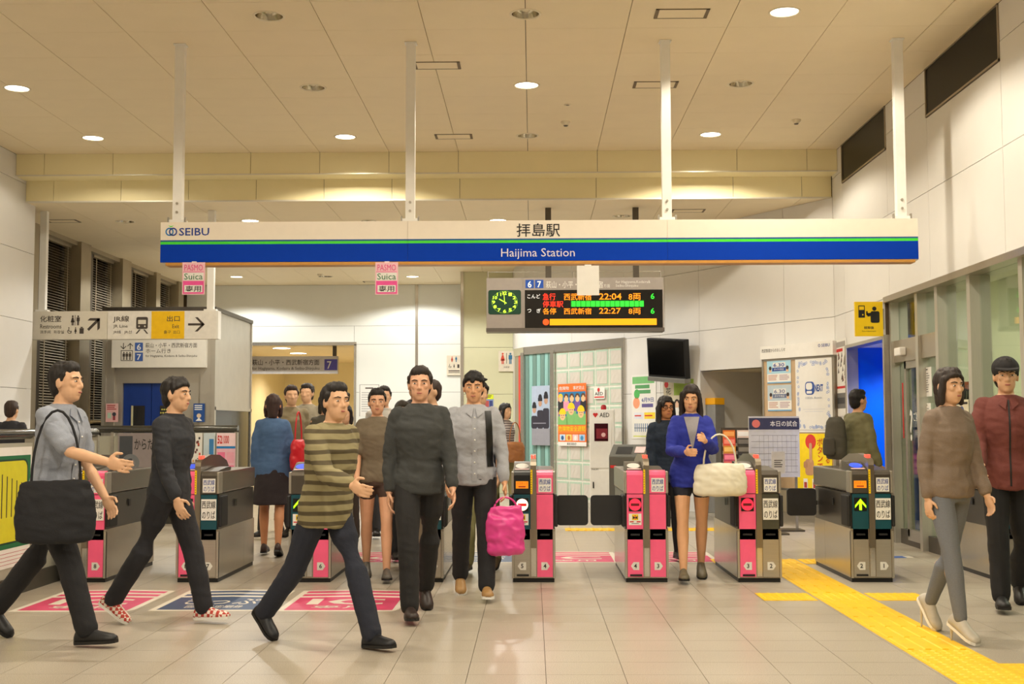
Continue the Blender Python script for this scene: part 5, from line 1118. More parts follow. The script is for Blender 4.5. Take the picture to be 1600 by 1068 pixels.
# -- notice board at the corner
NPx0, NPx1 = 1191, 1303
O, a, w, h = on_wall(NPx0, 548, NPx1, 768, 0.10)
t = thing('notice_board', 'large notice board with white heading strip at the wall corner', 'notice board', (O.x, O.y, 0), a); P = Plane((O.x, O.y, 0), a); zt = O.z+h; zb = 0.45
MB().box(0, w, 0, 0.06, zb, zt-0.14, mat((196, 168, 132), 0.6, 0, 0.05, 6, name='cork_tan')).build('board', t)
MB().box(0, 0.03, -0.012, 0.07, zb, zt-0.12, STEEL).box(w-0.03, w, -0.012, 0.07, zb, zt-0.12, STEEL).box(0, w, -0.012, 0.07, zb-0.03, zb, STEEL).box(0, w, -0.012, 0.07, zt-0.15, zt-0.12, STEEL).build('frame', t)
hd = MB().box(-0.01, w+0.01, -0.03, 0.07, zt-0.12, zt+0.06, WHITE).build('heading', t)
MB().text('西武鉄道からのおしらせ', w*.02, w*.36, zt-0.03, zt+0.02, -0.032, INK).text('SEIBU', w*.86, w*.97, zt-0.01, zt+0.03, -0.032, NAVY, .01).build('lettering', hd); m = MB(); m.ring(w*.83, zt+0.01, 0.012, 0.02, -0.032, NAVY, 14); m.build('emblem', hd)
for u in (0.04, w-0.10): MB().box(u, u+0.05, 0.0, 0.06, 0, zb, STEEL).build('leg', t)
def ob(px0, py0, px1, py1, name, lab, base, draw):
    u0, z1 = P.L(px0, py0); u1, _ = P.L(px1, py0); _, z0 = P.L(px0, py1); q = P.O+P.U*u0+P.N*0.004; poster(name, lab, (q.x, q.y, z0), a, u1-u0, z1-z0, base, draw)
def tt(c1, c2):
    def f(m, tx, w, h):
        m.rect(0, w, h*.40, h, -.001, C(*c2)); m.rect(w*.25, w*.78, h*.66, h*.86, -.0015, PAPER); tx.text('6.30', w*.28, w*.74, h*.68, h*.83, -.003, C(*c1), .02); m.rect(w*.22, w*.80, h*.50, h*.65, -.0015, C(*c1)); tx.text('ダイヤ改正', w*.30, w*.72, h*.53, h*.62, -.003, PAPER, .01)
        for x in (.14, .86): m.mark(); m.rect(w*(x-.05), w*(x+.05), h*.46, h*.58, -.002, C(230, 190, 150)); m.disc(w*x, h*.63, w*.06, -.0024, C(60, 44, 40), 10)
        m.mark(); m.lines(w*.05, w*.45, h*.1, h*.34, 4, -.001, C(200, 150, 130), .5); m.lines(w*.52, w*.95, h*.1, h*.34, 4, -.001, C(180, 150, 160), .5); m.rect(0, w, 0, h*.05, -.001, C(120, 180, 220))
    return f
ob(1199, 562, 1236, 599, 'timetable_notice', 'upper 6.30 timetable change notice on the tan notice board', PAPER, tt((36, 70, 150), (170, 214, 232)))
ob(1200, 602, 1237, 642, 'timetable_notice', 'lower faded 6.30 timetable change notice on the tan notice board', PAPER, tt((110, 120, 150), (190, 206, 214)))
def nex(m, tx, w, h):
    BL = C(40, 80, 160); lb = C(160, 176, 214)
    rnd = random.Random(9)
    for k in range(90):
        s = rnd.random(); e = k % 4; x, z = ((.08+.8*s, .06+.03*rnd.random()), (.08+.8*s, .88+.04*rnd.random()), (.06+.05*rnd.random(), .08+.8*s), (.86+.06*rnd.random(), .08+.8*s))[e]
        m.ring(w*x, h*z, w*.015, w*.028, -.001-.000004*k, lb, 8)
    m.mark(); m.prism_y(rr(w*.27, w*.52, h*.49, h*.66, w*.07), -.003, -.002, BL); m.prism_y(rr(w*.295, w*.47, h*.555, h*.645, w*.05), -.005, -.004, PAPER); m.prism_y(rr(w*.31, w*.46, h*.505, h*.54, w*.02), -.005, -.004, PAPER)
    tx.text('NEXT', w*.53, w*.76, h*.53, h*.62, -.003, BL, .03); tx.text('100th Anniv.', w*.28, w*.74, h*.435, h*.465, -.003, C(150, 160, 180)); m.rect(w*.2, w*.8, h*.30, h*.302, -.001, lb); m.rect(w*.25, w*.75, h*.27, h*.272, -.001, lb); m.rect(w*.06, w*.94, h*.03, h*.033, -.001, INK)
ob(1243, 557, 1300, 675, 'poster', 'white 100th anniversary poster with blue train emblem on notice board', PAPER, nex)
def but(m, tx, w, h):
    m.disc(w*.42, h*.86, w*.15, -.001, C(220, 60, 50), 18); m.prism_y(rr(w*.26, w*.50, h*.28, h*.56, w*.07), -.003, -.002, C(196, 150, 112)); m.prism_y(rr(w*.38, w*.46, h*.50, h*.84, w*.035), -.005, -.004, C(206, 160, 120)); m.prism_y(rr(w*.22, w*.32, h*.40, h*.52, w*.04), -.005, -.004, C(186, 138, 102)); tx.text('命\nを\n守\nる', w*.82, w*.95, h*.50, h*.96, -.003, REDINK, .02); tx.text('ボ\nタ\nン\nで', w*.60, w*.76, h*.38, h*.92, -.003, REDINK, .02)
    for k in range(3): m.mark(); m.rect(w*(.2+.25*k), w*(.32+.25*k), h*.02, h*.22, -.0015, PAPER); m.rect(w*(.22+.25*k), w*(.30+.25*k), h*.06, h*.16, -.002, C(180, 60, 50))
ob(1244, 677, 1300, 766, 'poster', 'yellow emergency button poster with red lettering below the anniversary poster', C(250, 220, 20), but)
# -- narrow banner on the right wall and the strip above
def ban(m, tx, w, h):
    m.rect(w*.08, w*.92, h*.90, h*.97, -.001, C(170, 165, 160)); m.rect(w*.08, w*.7, h*.84, h*.88, -.001, REDINK)
    rnd = random.Random(5)
    for k in range(26): x, z = rnd.uniform(.05, .85), rnd.uniform(.42, .8); m.poly([(w*x, h*z), (w*(x+.1), h*(z+.01)), (w*(x+.05), h*(z+.08))], -.001-.00001*k, C(*rnd.choice([(60, 50, 50), (120, 100, 90), (170, 120, 110)])))
    m.mark(); m.rect(w*.06, w*.94, h*.1, h*.3, -.001, C(110, 108, 106)); m.rect(w*.2, w*.8, h*.16, h*.24, -.0015, C(60, 60, 62)); m.rect(w*.1, w*.9, h*.36, h*.39, -.001, REDINK)
pw = at_x(1306, 650, XR-0.005); pe = at_x(1325, 650, XR-0.005); zt_ = at_x(1306, 532, XR-0.005).z
poster('poster', 'narrow vertical black and red poster between notice board and blue doorway', (XR-0.004, pw.y, pw.z), -PI/2, pw.y-pe.y, zt_-pw.z, PAPER, ban)
# -- inside / on the office glass
def sheet_on_glass(px0, py0, px1, py1, lab, base, draw):
    a = at_x(px0, py1, XG-0.02); b = at_x(px1, py0, XG-0.02); c = at_x(px0, py0, XG-0.02)
    poster('notice', lab, (XG-0.012, a.y, a.z), -PI/2, a.y-b.y, c.z-a.z, base, draw, 0.002)
ln = lambda m, tx, w, h: (m.rect(w*.3, w*.7, h*.9, h*.94, -.001, GRAYINK), m.lines(w*.12, w*.88, h*.1, h*.8, 9, -.001, C(130, 126, 124), .35))
sheet_on_glass(1437, 575, 1454, 620, 'upper white notice taped to the office glass', PAPER, ln); sheet_on_glass(1438, 630, 1453, 670, 'lower white notice taped to the office glass', PAPER, ln)
def shoe_(m, tx, w, h):
    m.rect(w*.05, w*.95, h*.88, h*.94, -.001, INK)
    for k, c in enumerate(((70, 90, 150), (210, 60, 60))):
        for x in (.25, .6): m.mark(); m.ring(w*x, h*(.64-.38*k), w*.06, w*.16, -.001, C(*c), 14); m.rect(w*(x-.03), w*(x+.03), h*(.48-.38*k), h*(.80-.38*k), -.0012, C(*c))
sheet_on_glass(1488, 625, 1512, 684, 'cream notice with blue and red symbols on the office glass', C(232, 226, 200), shoe_)
def wd(m, tx, w, h):
    tx.text('ワールド', w*.45, w*.95, h*.80, h*.90, -.002, C(190, 180, 150)); rnd = random.Random(2)
    for k in range(30): x, z = rnd.uniform(.05, .85), rnd.uniform(.05, .7); m.poly([(w*x, h*z), (w*(x+.1), h*(z+.02)), (w*(x+.06), h*(z+.1))], -.001-.00001*k, C(*rnd.choice([(150, 110, 100), (110, 100, 120), (190, 160, 150), (80, 70, 70)])))
a1 = at_x(1455, 760, 4.6); b1 = at_x(1545, 575, 4.6)
poster('poster', 'large dark travel poster standing inside the ticket office', (4.6, a1.y, 0.75), -PI/2, 1.7, 1.0, C(52, 48, 44), wd)
t = thing('office_counter', 'pale counter inside the ticket office behind the glass', 'counter', (5.6, 9.0, 0)); MB().bbox(-0.35, 0.35, -1.5, 3.2, 0.95, 1.0, C(214, 208, 190), 0.01).build('top', t); MB().box(-0.3, 0.3, -1.45, 3.15, 0, 0.95, C(200, 196, 176)).build('body', t)

# ================================================================== PEOPLE
from mathutils.bvhtree import BVHTree
def basis(d, hint):
    d = d.normalized(); a = (hint-d*hint.dot(d)).normalized(); return a, d.cross(a), d
class Body(MB):
    def cap(s, p0, p1, r0, r1, n=12):
        p0, p1 = Vector(p0), Vector(p1); d = (p1-p0).normalized()
        pts = [(p0-d*r0*0.98, r0*0.18), (p0-d*r0*0.6, r0*0.8), (p0, r0), (p1, r1), (p1+d*r1*0.6, r1*0.8), (p1+d*r1*0.98, r1*0.18)]
        return s.loft(pts, SKIN0, n)
    def chain(s, pts, n=12):
        """rounded tapered tube through (point, radius)"""
        P = [(Vector(p), r) for p, r in pts]; d0 = (P[1][0]-P[0][0]).normalized(); d1 = (P[-1][0]-P[-2][0]).normalized()
        return s.loft([(P[0][0]-d0*P[0][1]*0.98, P[0][1]*0.18), (P[0][0]-d0*P[0][1]*0.6, P[0][1]*0.8)]+P+[(P[-1][0]+d1*P[-1][1]*0.6, P[-1][1]*0.8), (P[-1][0]+d1*P[-1][1]*0.98, P[-1][1]*0.18)], SKIN0, n)
    def ell(s, c, r, M=None, n=14, k=10):
        b = len(s.v); s.ball((0, 0, 0), r, SKIN0, n, k); c = Vector(c)
        for i in range(b, len(s.v)): v = Vector(s.v[i]); s.v[i] = tuple((M @ v if M else v)+c)
        return s
    def rings(s, rs, n=18):
        """closed elliptical loft: (centre, rx, ry, x axis, y axis)"""
        vs_ = []; fs = []
        for c, rx_, ry_, ax, ay in rs:
            for k in range(n):
                t = 2*PI*k/n; vs_.append(c+ax*(rx_*math.cos(t))+ay*(ry_*math.sin(t)))
        for i in range(len(rs)-1):
            for k in range(n): fs.append((i*n+k, i*n+(k+1) % n, (i+1)*n+(k+1) % n, (i+1)*n+k))
        fs.append(tuple(range(n))[::-1]); fs.append(tuple(range((len(rs)-1)*n, len(rs)*n)))
        return s.add(vs_, fs, SKIN0)
SKIN0 = mat((214, 170, 138), 0.5, 0, 0.04, 20, name='skin')
def fused(mb, name, m, voxel, smooth=3, fold=0.0, foldscale=7.0, parent=None, strand=False):
    """melts overlapping pieces into one continuous skin; folds crease cloth, strands groove hair"""
    me = mb.mesh(name); o = D.objects.new(name, me)
    r = o.modifiers.new('r', 'REMESH'); r.mode = 'VOXEL'; r.voxel_size = voxel
    if smooth: q = o.modifiers.new('s', 'SMOOTH'); q.factor = 0.5; q.iterations = smooth
    out = evaluated(o); D.objects.remove(o); D.meshes.remove(me)
    out.name = name
    if fold:
        off = Vector((random.random()*50, random.random()*50, 0))
        nn = [Vector(v.normal) for v in out.vertices]
        for v, nr in zip(out.vertices, nn):
            p = v.co
            if strand: f = noise.noise(Vector((p.x*60, p.y*60, p.z*9))+off)
            else:
                f = noise.noise(Vector((p.x*foldscale, p.y*foldscale, p.z*foldscale*1.6))+off)*0.7+(0.5-abs(noise.noise(Vector((p.x*foldscale*1.3, p.y*foldscale*1.3, p.z*foldscale*2.6+p.x*6))+off)))*0.8
            v.co = p+nr*(f*fold)
    out.materials.clear(); out.materials.append(m)
    out.polygons.foreach_set('use_smooth', [True]*len(out.polygons)); out.polygons.foreach_set('material_index', [0]*len(out.polygons)); out.update()
    o = put(name, out, parent); return o
def fabric(col, name=None, stripes=None, scale=9.0, check=None):
    if not stripes and not check: return mat(col, 0.85, 0, 0.06, 140, 0.3, name=name or 'fabric')
    m = mat(col, 0.85, 0, 0.021, 31, 0.2, stretch=(1.0, 1.0, 1.0+len(MATS)*1e-4), name=name or 'striped_fabric'); nt = m.node_tree; b = nt.nodes['Principled BSDF']
    tc = nt.nodes.new('ShaderNodeTexCoord')
    if check: w = nt.nodes.new('ShaderNodeTexChecker'); w.inputs['Scale'].default_value = scale; w.inputs['Color1'].default_value = rgb(col); w.inputs['Color2'].default_value = rgb(check); nt.links.new(tc.outputs['Object'], w.inputs['Vector']); nt.links.new(w.outputs['Color'], b.inputs['Base Color']); return m
    w = nt.nodes.new('ShaderNodeTexWave'); w.bands_direction = 'Z'; w.inputs['Scale'].default_value = scale; w.inputs['Distortion'].default_value = 1.2; w.inputs['Detail'].default_value = 1
    r = nt.nodes.new('ShaderNodeValToRGB'); r.color_ramp.elements[0].position = 0.30; r.color_ramp.elements[0].color = rgb(stripes); r.color_ramp.elements[1].position = 0.42; r.color_ramp.elements[1].color = rgb(col)
    nt.links.new(tc.outputs['Object'], w.inputs['Vector']); nt.links.new(w.outputs['Fac'], r.inputs[0]); nt.links.new(r.outputs[0], b.inputs['Base Color']); return m
def rotx(a): return Matrix.Rotation(a, 3, 'X')
def person(label, X, Y, yaw, h, top, bottom, shoes, hair=(26, 20, 18), female=False, walk=0.35, lead=1, arms=None, sleeve='long', legs='trousers', hairstyle='short', lean=0.03, head=(0, 0), near=True, skin=(222, 176, 140), inner=None, glasses=False, sock=None, coat=False, cap=None, heels=False, front=None, strap=False, group='passengers at the ticket gates'):
    s = h/1.72; V = Vector
    rr_ = random.Random(int(abs(X*100+Y*1000)))
    # ---- skeleton, facing -y
    u = V((0, -math.sin(lean), math.cos(lean))); fwd = V((0, -math.cos(lean), -math.sin(lean))); ax = V((1, 0, 0))
    Pv = V((0, 0, 0.93*s)); sw = (0.146 if female else 0.168)*s
    J = {}
    st = {1: walk, -1: -walk} if lead > 0 else {1: -walk, -1: walk}
    for sd in (1, -1):
        a = st[sd]; k = 0.10+(0.45*walk if a < 0 else 0.0)
        hip = Pv+V((sd*0.085*s, 0, -0.03*s)); kn = hip+V((sd*0.01, -math.sin(a), -math.cos(a))).normalized()*0.42*s
        an = kn+V((0, -math.sin(a-k), -math.cos(a-k)))*0.405*s; pit = (-(a-k)*0.9 if a < 0 else -0.25*max(0, a-k))+(0.45 if heels else 0)
        J[sd] = (hip, kn, an, pit)
    waist = Pv+u*0.13*s; chest = Pv+u*0.33*s; shl = Pv+u*0.445*s; neck = Pv+u*0.525*s; hc = neck+u*0.125*s+fwd*0.012*s
    arms = arms or {1: (-0.3*walk-0.05 if st[1] > 0 else 0.55*walk, 0.10, 0.25), -1: (-0.3*walk-0.05 if st[-1] > 0 else 0.55*walk, 0.10, 0.25)}
    A = {}
    for sd in (1, -1):
        q = arms[sd]; sf, ab, ef = q[:3]; inn = q[3] if len(q) > 3 else 0.0
        S_ = shl+V((sd*sw, 0, 0)); d1 = V((sd*math.sin(ab), -math.sin(sf)*math.cos(ab), -math.cos(sf)*math.cos(ab))); E_ = S_+d1*0.285*s
        d2 = V((sd*math.sin(ab*0.4)-sd*math.sin(inn), -math.sin(sf+ef)*math.cos(inn), -math.cos(sf+ef)*math.cos(inn))).normalized(); Wr = E_+d2*0.245*s
        A[sd] = (S_, E_, Wr, d2)
    # soles: lowest point decides the ground
    low = 1e9; F = {}
    for sd in (1, -1):
        an, pit = J[sd][2], J[sd][3]; R_ = rotx(pit)
        F[sd] = R_
        for y in (-0.185*s, 0.075*s): low = min(low, (an+R_ @ V((0, y, -0.085*s))).z)
    dz = V((0, 0, -low))
    sh = lambda p: p+dz
    J = {k: (sh(a), sh(b), sh(c), d) for k, (a, b, c, d) in J.items()}; A = {k: (sh(a), sh(b), sh(c), d) for k, (a, b, c, d) in A.items()}
    Pv, waist, chest, shl, neck, hc = map(sh, (Pv, waist, chest, shl, neck, hc))
    HR = Matrix.Rotation(head[0], 3, 'Z') @ rotx(head[1]-lean*0.5)
    hp = lambda x, y, z: hc+HR @ V((x*s, y*s, z*s))
    # ---- body: one continuous skin
    B = Body(); fk = 0.93 if female else 1.0
    def torso(g, z0=-0.08, hipw=1.0):
        R_ = []
        for t_, rx_, ry_ in ((z0, 0.150*(1.06 if female else 1.0)*hipw, 0.112), (0.0, 0.160*(1.06 if female else 1.0), 0.116), (0.13, 0.132*fk, 0.096), (0.25, 0.150*fk, 0.110), (0.36, 0.164*fk, 0.112), (0.42, 0.158*fk, 0.098), (0.465, 0.128*fk, 0.080), (0.495, 0.092*fk, 0.068), (0.525, 0.064, 0.060)):
            R_.append((Pv+u*t_*s+fwd*(0.012*s if 0.2 < t_ < 0.4 else 0), rx_*s+g, ry_*s+g, ax, -fwd))
        return R_
    B.rings(torso(0.0))
    B.chain([(neck-u*0.04*s, 0.056*s*fk), (neck+u*0.06*s, 0.051*s*fk), (hc+u*0.0, 0.05*s)])
    for sd in (1, -1):
        hip, kn, an, pit = J[sd]; mid = kn.lerp(an, 0.3)+V((0, 0.012*s, 0))
        lk = s*(0.82 if legs == 'trousers' else 1.0); B.chain([(hip, 0.082*lk), (hip.lerp(kn, 0.5), 0.070*lk), (kn, 0.052*lk), (mid, 0.054*lk), (kn.lerp(an, 0.75), 0.040*lk), (an, 0.033*lk)])
        S_, E_, Wr, d2 = A[sd]
        B.chain([(S_, 0.042*s*fk), (S_.lerp(E_, 0.5), 0.043*s*fk), (E_, 0.036*s*fk), (E_.lerp(Wr, 0.3), 0.037*s*fk), (Wr, 0.026*s*fk)])
        nrm = (V((-sd, 0, 0))-d2*V((-sd, 0, 0)).dot(d2)); nrm = nrm.normalized() if nrm.length > 0.2 else V((0, 0, -1)); spn = d2.cross(nrm)*(-sd); hs = s*(0.92 if female else 1.0)
        M = Matrix((spn, nrm, d2)).transposed(); pc = Wr+d2*0.05*hs
        B.ell(pc, (0.041*hs, 0.017*hs, 0.056*hs), M, 10, 7)
        for i, (o_, ln_) in enumerate(((-0.033, 0.060), (-0.011, 0.072), (0.011, 0.076), (0.032, 0.068))):
            b0 = pc+spn*o_*hs+d2*0.040*hs; b1 = b0+(d2*0.92+nrm*0.35)*ln_*0.52*hs; b2 = b1+(d2*0.6+nrm*0.8)*ln_*0.5*hs
            B.chain([(b0, 0.0088*hs), (b1, 0.0080*hs), (b2, 0.0070*hs)], 8)
        t0 = pc+spn*0.034*hs-d2*0.025*hs; t1 = t0+(spn*0.75+d2*0.6+nrm*0.25)*0.036*hs; t2 = t1+(d2*0.9+nrm*0.4+spn*0.1)*0.03*hs
        B.chain([(t0, 0.0115*hs), (t1, 0.0105*hs), (t2, 0.009*hs)], 8)
    # head
    B.ell(hc+HR @ V((0, 0.008*s, 0.022*s)), (0.076*s, 0.094*s, 0.098*s), HR); B.ell(hp(0, -0.022, -0.045), (0.060*s, 0.066*s, 0.075*s), HR); B.ell(hp(0, -0.052, -0.088), (0.030*s, 0.026*s, 0.024*s), HR)
    B.chain([(hp(0, -0.082, 0.014), 0.009*s), (hp(0, -0.093, -0.012), 0.0105*s), (hp(0, -0.096, -0.026), 0.0135*s)], 8); B.ell(hp(0.010, -0.087, -0.030), (0.010*s,)*3); B.ell(hp(-0.010, -0.087, -0.030), (0.010*s,)*3)
    B.ell(hp(0, -0.078, -0.054), (0.024*s, 0.012*s, 0.009*s), HR); B.ell(hp(0, -0.077, -0.066), (0.021*s, 0.012*s, 0.009*s), HR)
    for sd in (1, -1): B.ell(hp(sd*0.077, 0.008, -0.005), (0.009*s, 0.020*s, 0.031*s), HR); B.ell(hp(sd*0.036, -0.066, -0.012), (0.022*s, 0.016*s, 0.02*s), HR); B.chain([(hp(sd*0.014, -0.080, 0.030), 0.009*s), (hp(sd*0.050, -0.066, 0.030), 0.008*s)], 8)
    vx = 0.0062 if near else 0.011
    SK = mat(skin, 0.5, 0, 0.04, 20, name='skin_tone')
    body = fused(B, 'person', SK, vx, 2); body.location = (X, Y, 0); body.rotation_euler = (0, 0, yaw); tag(body, label, 'person', group)
    # ---- face
    if near:
        for sd in (1, -1):
            e = MB(); e.ball(hp(sd*0.032, -0.0795, 0.006), (0.0120*s, 0.006*s, 0.0046*s), mat((232, 226, 218), 0.3, name='eye_white'), 10, 6); e.ball(hp(sd*0.032, -0.0845, 0.006), (0.0056*s, 0.004*s, 0.0050*s), mat((30, 22, 18), 0.2, name='iris_dark'), 8, 6); e.build('eye', body)
            b_ = Body(); b_.chain([(hp(sd*0.016, -0.0885, 0.026), 0.0035*s), (hp(sd*0.034, -0.086, 0.031), 0.0035*s), (hp(sd*0.052, -0.074, 0.026), 0.0025*s)], 6); b_.mats = [mat(hair, 0.7, 0, 0.1, 40, name='brow_hair')]; b_.build('eyebrow', body)
        mo = MB(); mo.ball(hp(0, -0.0875, -0.060), (0.020*s, 0.005*s, 0.0055*s), mat((176, 98, 88), 0.45, name='lip'), 10, 6); mo.build('mouth', body)
        if glasses:
            g = MB()
            for sd in (1, -1):
                c = hp(sd*0.033, -0.094, 0.004); n = 14
                ring = [(c+HR @ V((0.022*s*math.cos(2*PI*i/n), 0, 0.017*s*math.sin(2*PI*i/n))), 0.0022) for i in range(n+1)]; g.loft(ring, BLACK, 5, False); g.cyl(hp(sd*0.055, -0.092, 0.008), hp(sd*0.078, 0.0, 0.012), 0.002, 0.002, BLACK, 5)
            g.cyl(hp(-0.012, -0.096, 0.006), hp(0.012, -0.096, 0.006), 0.002, 0.002, BLACK, 5); g.build('glasses', body)
    # ---- hair
    Hh = Body()
    Hh.ell(hp(0, 0.030, 0.044), (0.084*s, 0.092*s, 0.094*s), HR); Hh.ell(hp(0, 0.052, -0.01), (0.074*s, 0.060*s, 0.085*s), HR)
    Hh.ell(hp(0, -0.028, 0.088), (0.066*s, 0.052*s, 0.046*s), HR)
    if hairstyle not in ('crop', 'short'):
        Hh.chain([(hp(-0.066, -0.040, 0.056), 0.017*s), (hp(-0.034, -0.070, 0.078), 0.018*s), (hp(0.012, -0.074, 0.076), 0.017*s), (hp(0.062, -0.045, 0.062), 0.016*s)], 10)
    if hairstyle != 'crop':
        for sd in (1, -1): Hh.chain([(hp(sd*0.072, -0.022, 0.05), 0.016*s), (hp(sd*0.076, -0.010, 0.010), 0.010*s)], 8)
    if hairstyle == 'messy':
        for k in range(16):
            a = rr_.uniform(0, 2*PI); e = rr_.uniform(0.15, 1.2); d = V((math.cos(a)*math.cos(e), math.sin(a)*math.cos(e), math.sin(e))); p = V((0, 0.015, 0.035))+V((d.x*0.078, d.y*0.092, d.z*0.093)); Hh.chain([(hp(*p), 0.018*s), (hp(*(p+d*0.018+V((0.01, 0, -0.006)))), 0.007*s)], 8)
    if hairstyle == 'long':
        for sd in (1, -1):
            Hh.chain([(hp(sd*0.070, -0.028, 0.05), 0.024*s), (hp(sd*0.083, -0.020, -0.03), 0.023*s), (hp(sd*0.086, -0.020, -0.12), 0.024*s), (hp(sd*0.090, -0.045, -0.22), 0.020*s), (hp(sd*0.086, -0.055, -0.29), 0.009*s)], 10)
            Hh.chain([(hp(sd*0.045, 0.05, 0.0), 0.05*s), (hp(sd*0.05, 0.06, -0.12), 0.045*s), (hp(sd*0.05, 0.075, -0.24), 0.035*s)], 10)
        Hh.chain([(hp(-0.05, -0.072, 0.055), 0.018*s), (hp(-0.058, -0.074, 0.02), 0.013*s)], 8)
    if hairstyle == 'bob':
        for sd in (1, -1): Hh.chain([(hp(sd*0.070, -0.028, 0.05), 0.024*s), (hp(sd*0.084, -0.010, -0.04), 0.026*s), (hp(sd*0.080, -0.010, -0.10), 0.022*s)], 10)
        Hh.chain([(hp(0, 0.06, 0), 0.06*s), (hp(0, 0.06, -0.10), 0.055*s)], 10)
    fused(Hh, 'hair', mat(hair, 0.62, 0, 0.3, 60, 0.5, stretch=(1, 1, 0.15), name='hair_strands'), 0.0075 if near else 0.012, 2, 0.008, 1, body, True)
    if cap:
        Cp = Body(); Cp.ell(hp(0, 0.014, 0.058), (0.094*s, 0.106*s, 0.088*s), HR); cm = fabric(cap, 'cap_cloth'); cp = fused(Cp, 'cap', cm, 0.009, 3, 0.002, 9, body)
        k = MB(); n = 14; vs_ = []
        for z_ in (0.0, 0.008):
            for i in range(n+1): t_ = PI+PI*i/n; vs_.append(hp(0.078*math.cos(t_), -0.075+0.075*math.sin(t_), 0.052+z_+0.02*math.sin(t_)))
        k.add(vs_, [tuple(range(n+1)), tuple(range(n+1, 2*n+2))[::-1]]+[(i+1, i, n+1+i, n+2+i) for i in range(n)], cm); k.build('cap_brim', cp)
    # ---- top garment
    vt = 0.010 if near else 0.014
    T = Body(); g = 0.030 if coat else 0.018; hem = -0.13 if coat else (-0.07 if legs != 'trousers' else -0.09)
    T.rings(torso(g*s, hem)[:-1]+[(Pv+u*0.520*s, 0.072*s, 0.066*s, ax, -fwd)])
    for sd in (1, -1):
        S_, E_, Wr, d2 = A[sd]; q = 0.016 if coat else 0.010
        if sleeve == 'long': T.chain([(S_-V((sd*0.02*s, 0, 0)), 0.052*s*fk+q), (S_.lerp(E_, 0.5), 0.047*s*fk+q), (E_, 0.042*s*fk+q), (E_.lerp(Wr, 0.5), 0.039*s*fk+q), (Wr-d2*0.035*s, 0.034*s*fk+q)])
        else: T.chain([(S_-V((sd*0.02*s, 0, 0)), 0.056*s*fk+q), (S_.lerp(E_, 0.5), 0.055*s*fk+q), (S_.lerp(E_, 0.78), 0.054*s*fk+q)])
    tname = 'jacket' if coat else 'shirt'
    tm_ = top if not isinstance(top, tuple) else fabric(top, 'top_cloth')
    tp = fused(T, tname, tm_, vt, 3, 0.011, 10.0, body)
    cm = fabric(inner, 'inner_cloth') if inner else tm_
    cl = Body(); n = 18; cl.loft([(neck-u*0.012*s+(ax*math.cos(2*PI*i/n)*0.064-(-fwd)*0-fwd*math.sin(2*PI*i/n)*(-0.060))*s-u*(0.014*s*max(0, -math.sin(2*PI*i/n))), 0.012*s) for i in range(n+1)], cm, 7, False); cl.mats = [cm]; cl.build('collar', tp)
    bv = BVHTree.FromPolygons([v.co.copy() for v in tp.data.vertices], [tuple(p_.vertices) for p_ in tp.data.polygons])
    def cf(xo, t_, off):
        o_ = Pv+u*t_*s+ax*xo*s+fwd*0.6; hit = bv.ray_cast(o_, -fwd, 1.2)[0]
        return (hit if hit else Pv+u*t_*s+ax*xo*s+fwd*0.1)+fwd*off
    def strip(name_, m_, t0, t1, off, half, xc=lambda f: 0.0, n_=12):
        q_ = MB(); vs_ = [cf(xc(i/n_)+half(i/n_)*k, t0+(t1-t0)*i/n_, off) for i in range(n_+1) for k in (-1, -0.5, 0, 0.5, 1)]
        q_.add(vs_, [(i*5+k, i*5+k+1, i*5+k+6, i*5+k+5) for i in range(n_) for k in range(4)], m_, True); return q_.build(name_, tp)
    if inner: strip('inner_top', cm, 0.22, 0.495, 0.006, lambda f: 0.006+0.062*f)
    if front in ('shirt', 'zip'):
        pm = tm_ if front == 'shirt' else BLACK
        strip('placket' if front == 'shirt' else 'zip', pm, hem+0.03, 0.49, 0.005, lambda f: 0.017 if front == 'shirt' else 0.006)
        for sd in (1, -1):
            k_ = MB(); P4 = [cf(sd*0.006, 0.50, 0.010), cf(sd*0.045, 0.505, 0.006), cf(sd*0.066, 0.462, 0.008), cf(sd*0.022, 0.425, 0.014)]
            k_.add(P4+[p_+fwd*0.004 for p_ in P4], [(0, 1, 2, 3), (4, 5, 6, 7), (0, 1, 5, 4), (1, 2, 6, 5), (2, 3, 7, 6), (3, 0, 4, 7)], tm_); k_.build('collar_flap', tp)
        if front == 'shirt':
            for q_ in range(6): c_ = cf(0, 0.0+0.085*q_, 0.006); k_ = MB(); k_.ball(c_, 0.0065, PAPER, 8, 5); k_.build('button', tp)
    if strap: strip('bag_strap', BLACK, 0.05, 0.475, 0.008, lambda f: 0.026, lambda f: 0.125-0.02*f)
    # ---- legs
    bm_ = bottom if not isinstance(bottom, tuple) else fabric(bottom, 'bottom_cloth')
    if legs in ('trousers', 'shorts', 'leggings'):
        K = Body(); g = 0.008 if legs != 'leggings' else 0.004
        K.rings([(Pv+u*t_*s, rx_*s+g, ry_*s+g, ax, -fwd) for t_, rx_, ry_ in ((-0.10, 0.140, 0.105), (-0.04, 0.158*(1.06 if female else 1), 0.118), (0.02, 0.148, 0.110), (0.045, 0.132, 0.098))])
        for sd in (1, -1):
            hip, kn, an, pit = J[sd]
            if legs == 'trousers': K.chain([(hip+V((0, 0, -0.01)), 0.094*s), (hip.lerp(kn, 0.5), 0.085*s), (kn, 0.072*s), (kn.lerp(an, 0.5), 0.068*s), (an, 0.064*s)])
            elif legs == 'leggings': K.chain([(hip, 0.088*s), (hip.lerp(kn, 0.5), 0.076*s), (kn, 0.058*s), (kn.lerp(an, 0.3), 0.060*s), (an, 0.042*s)])
            else: K.chain([(hip, 0.094*s), (hip.lerp(kn, 0.32), 0.090*s)])
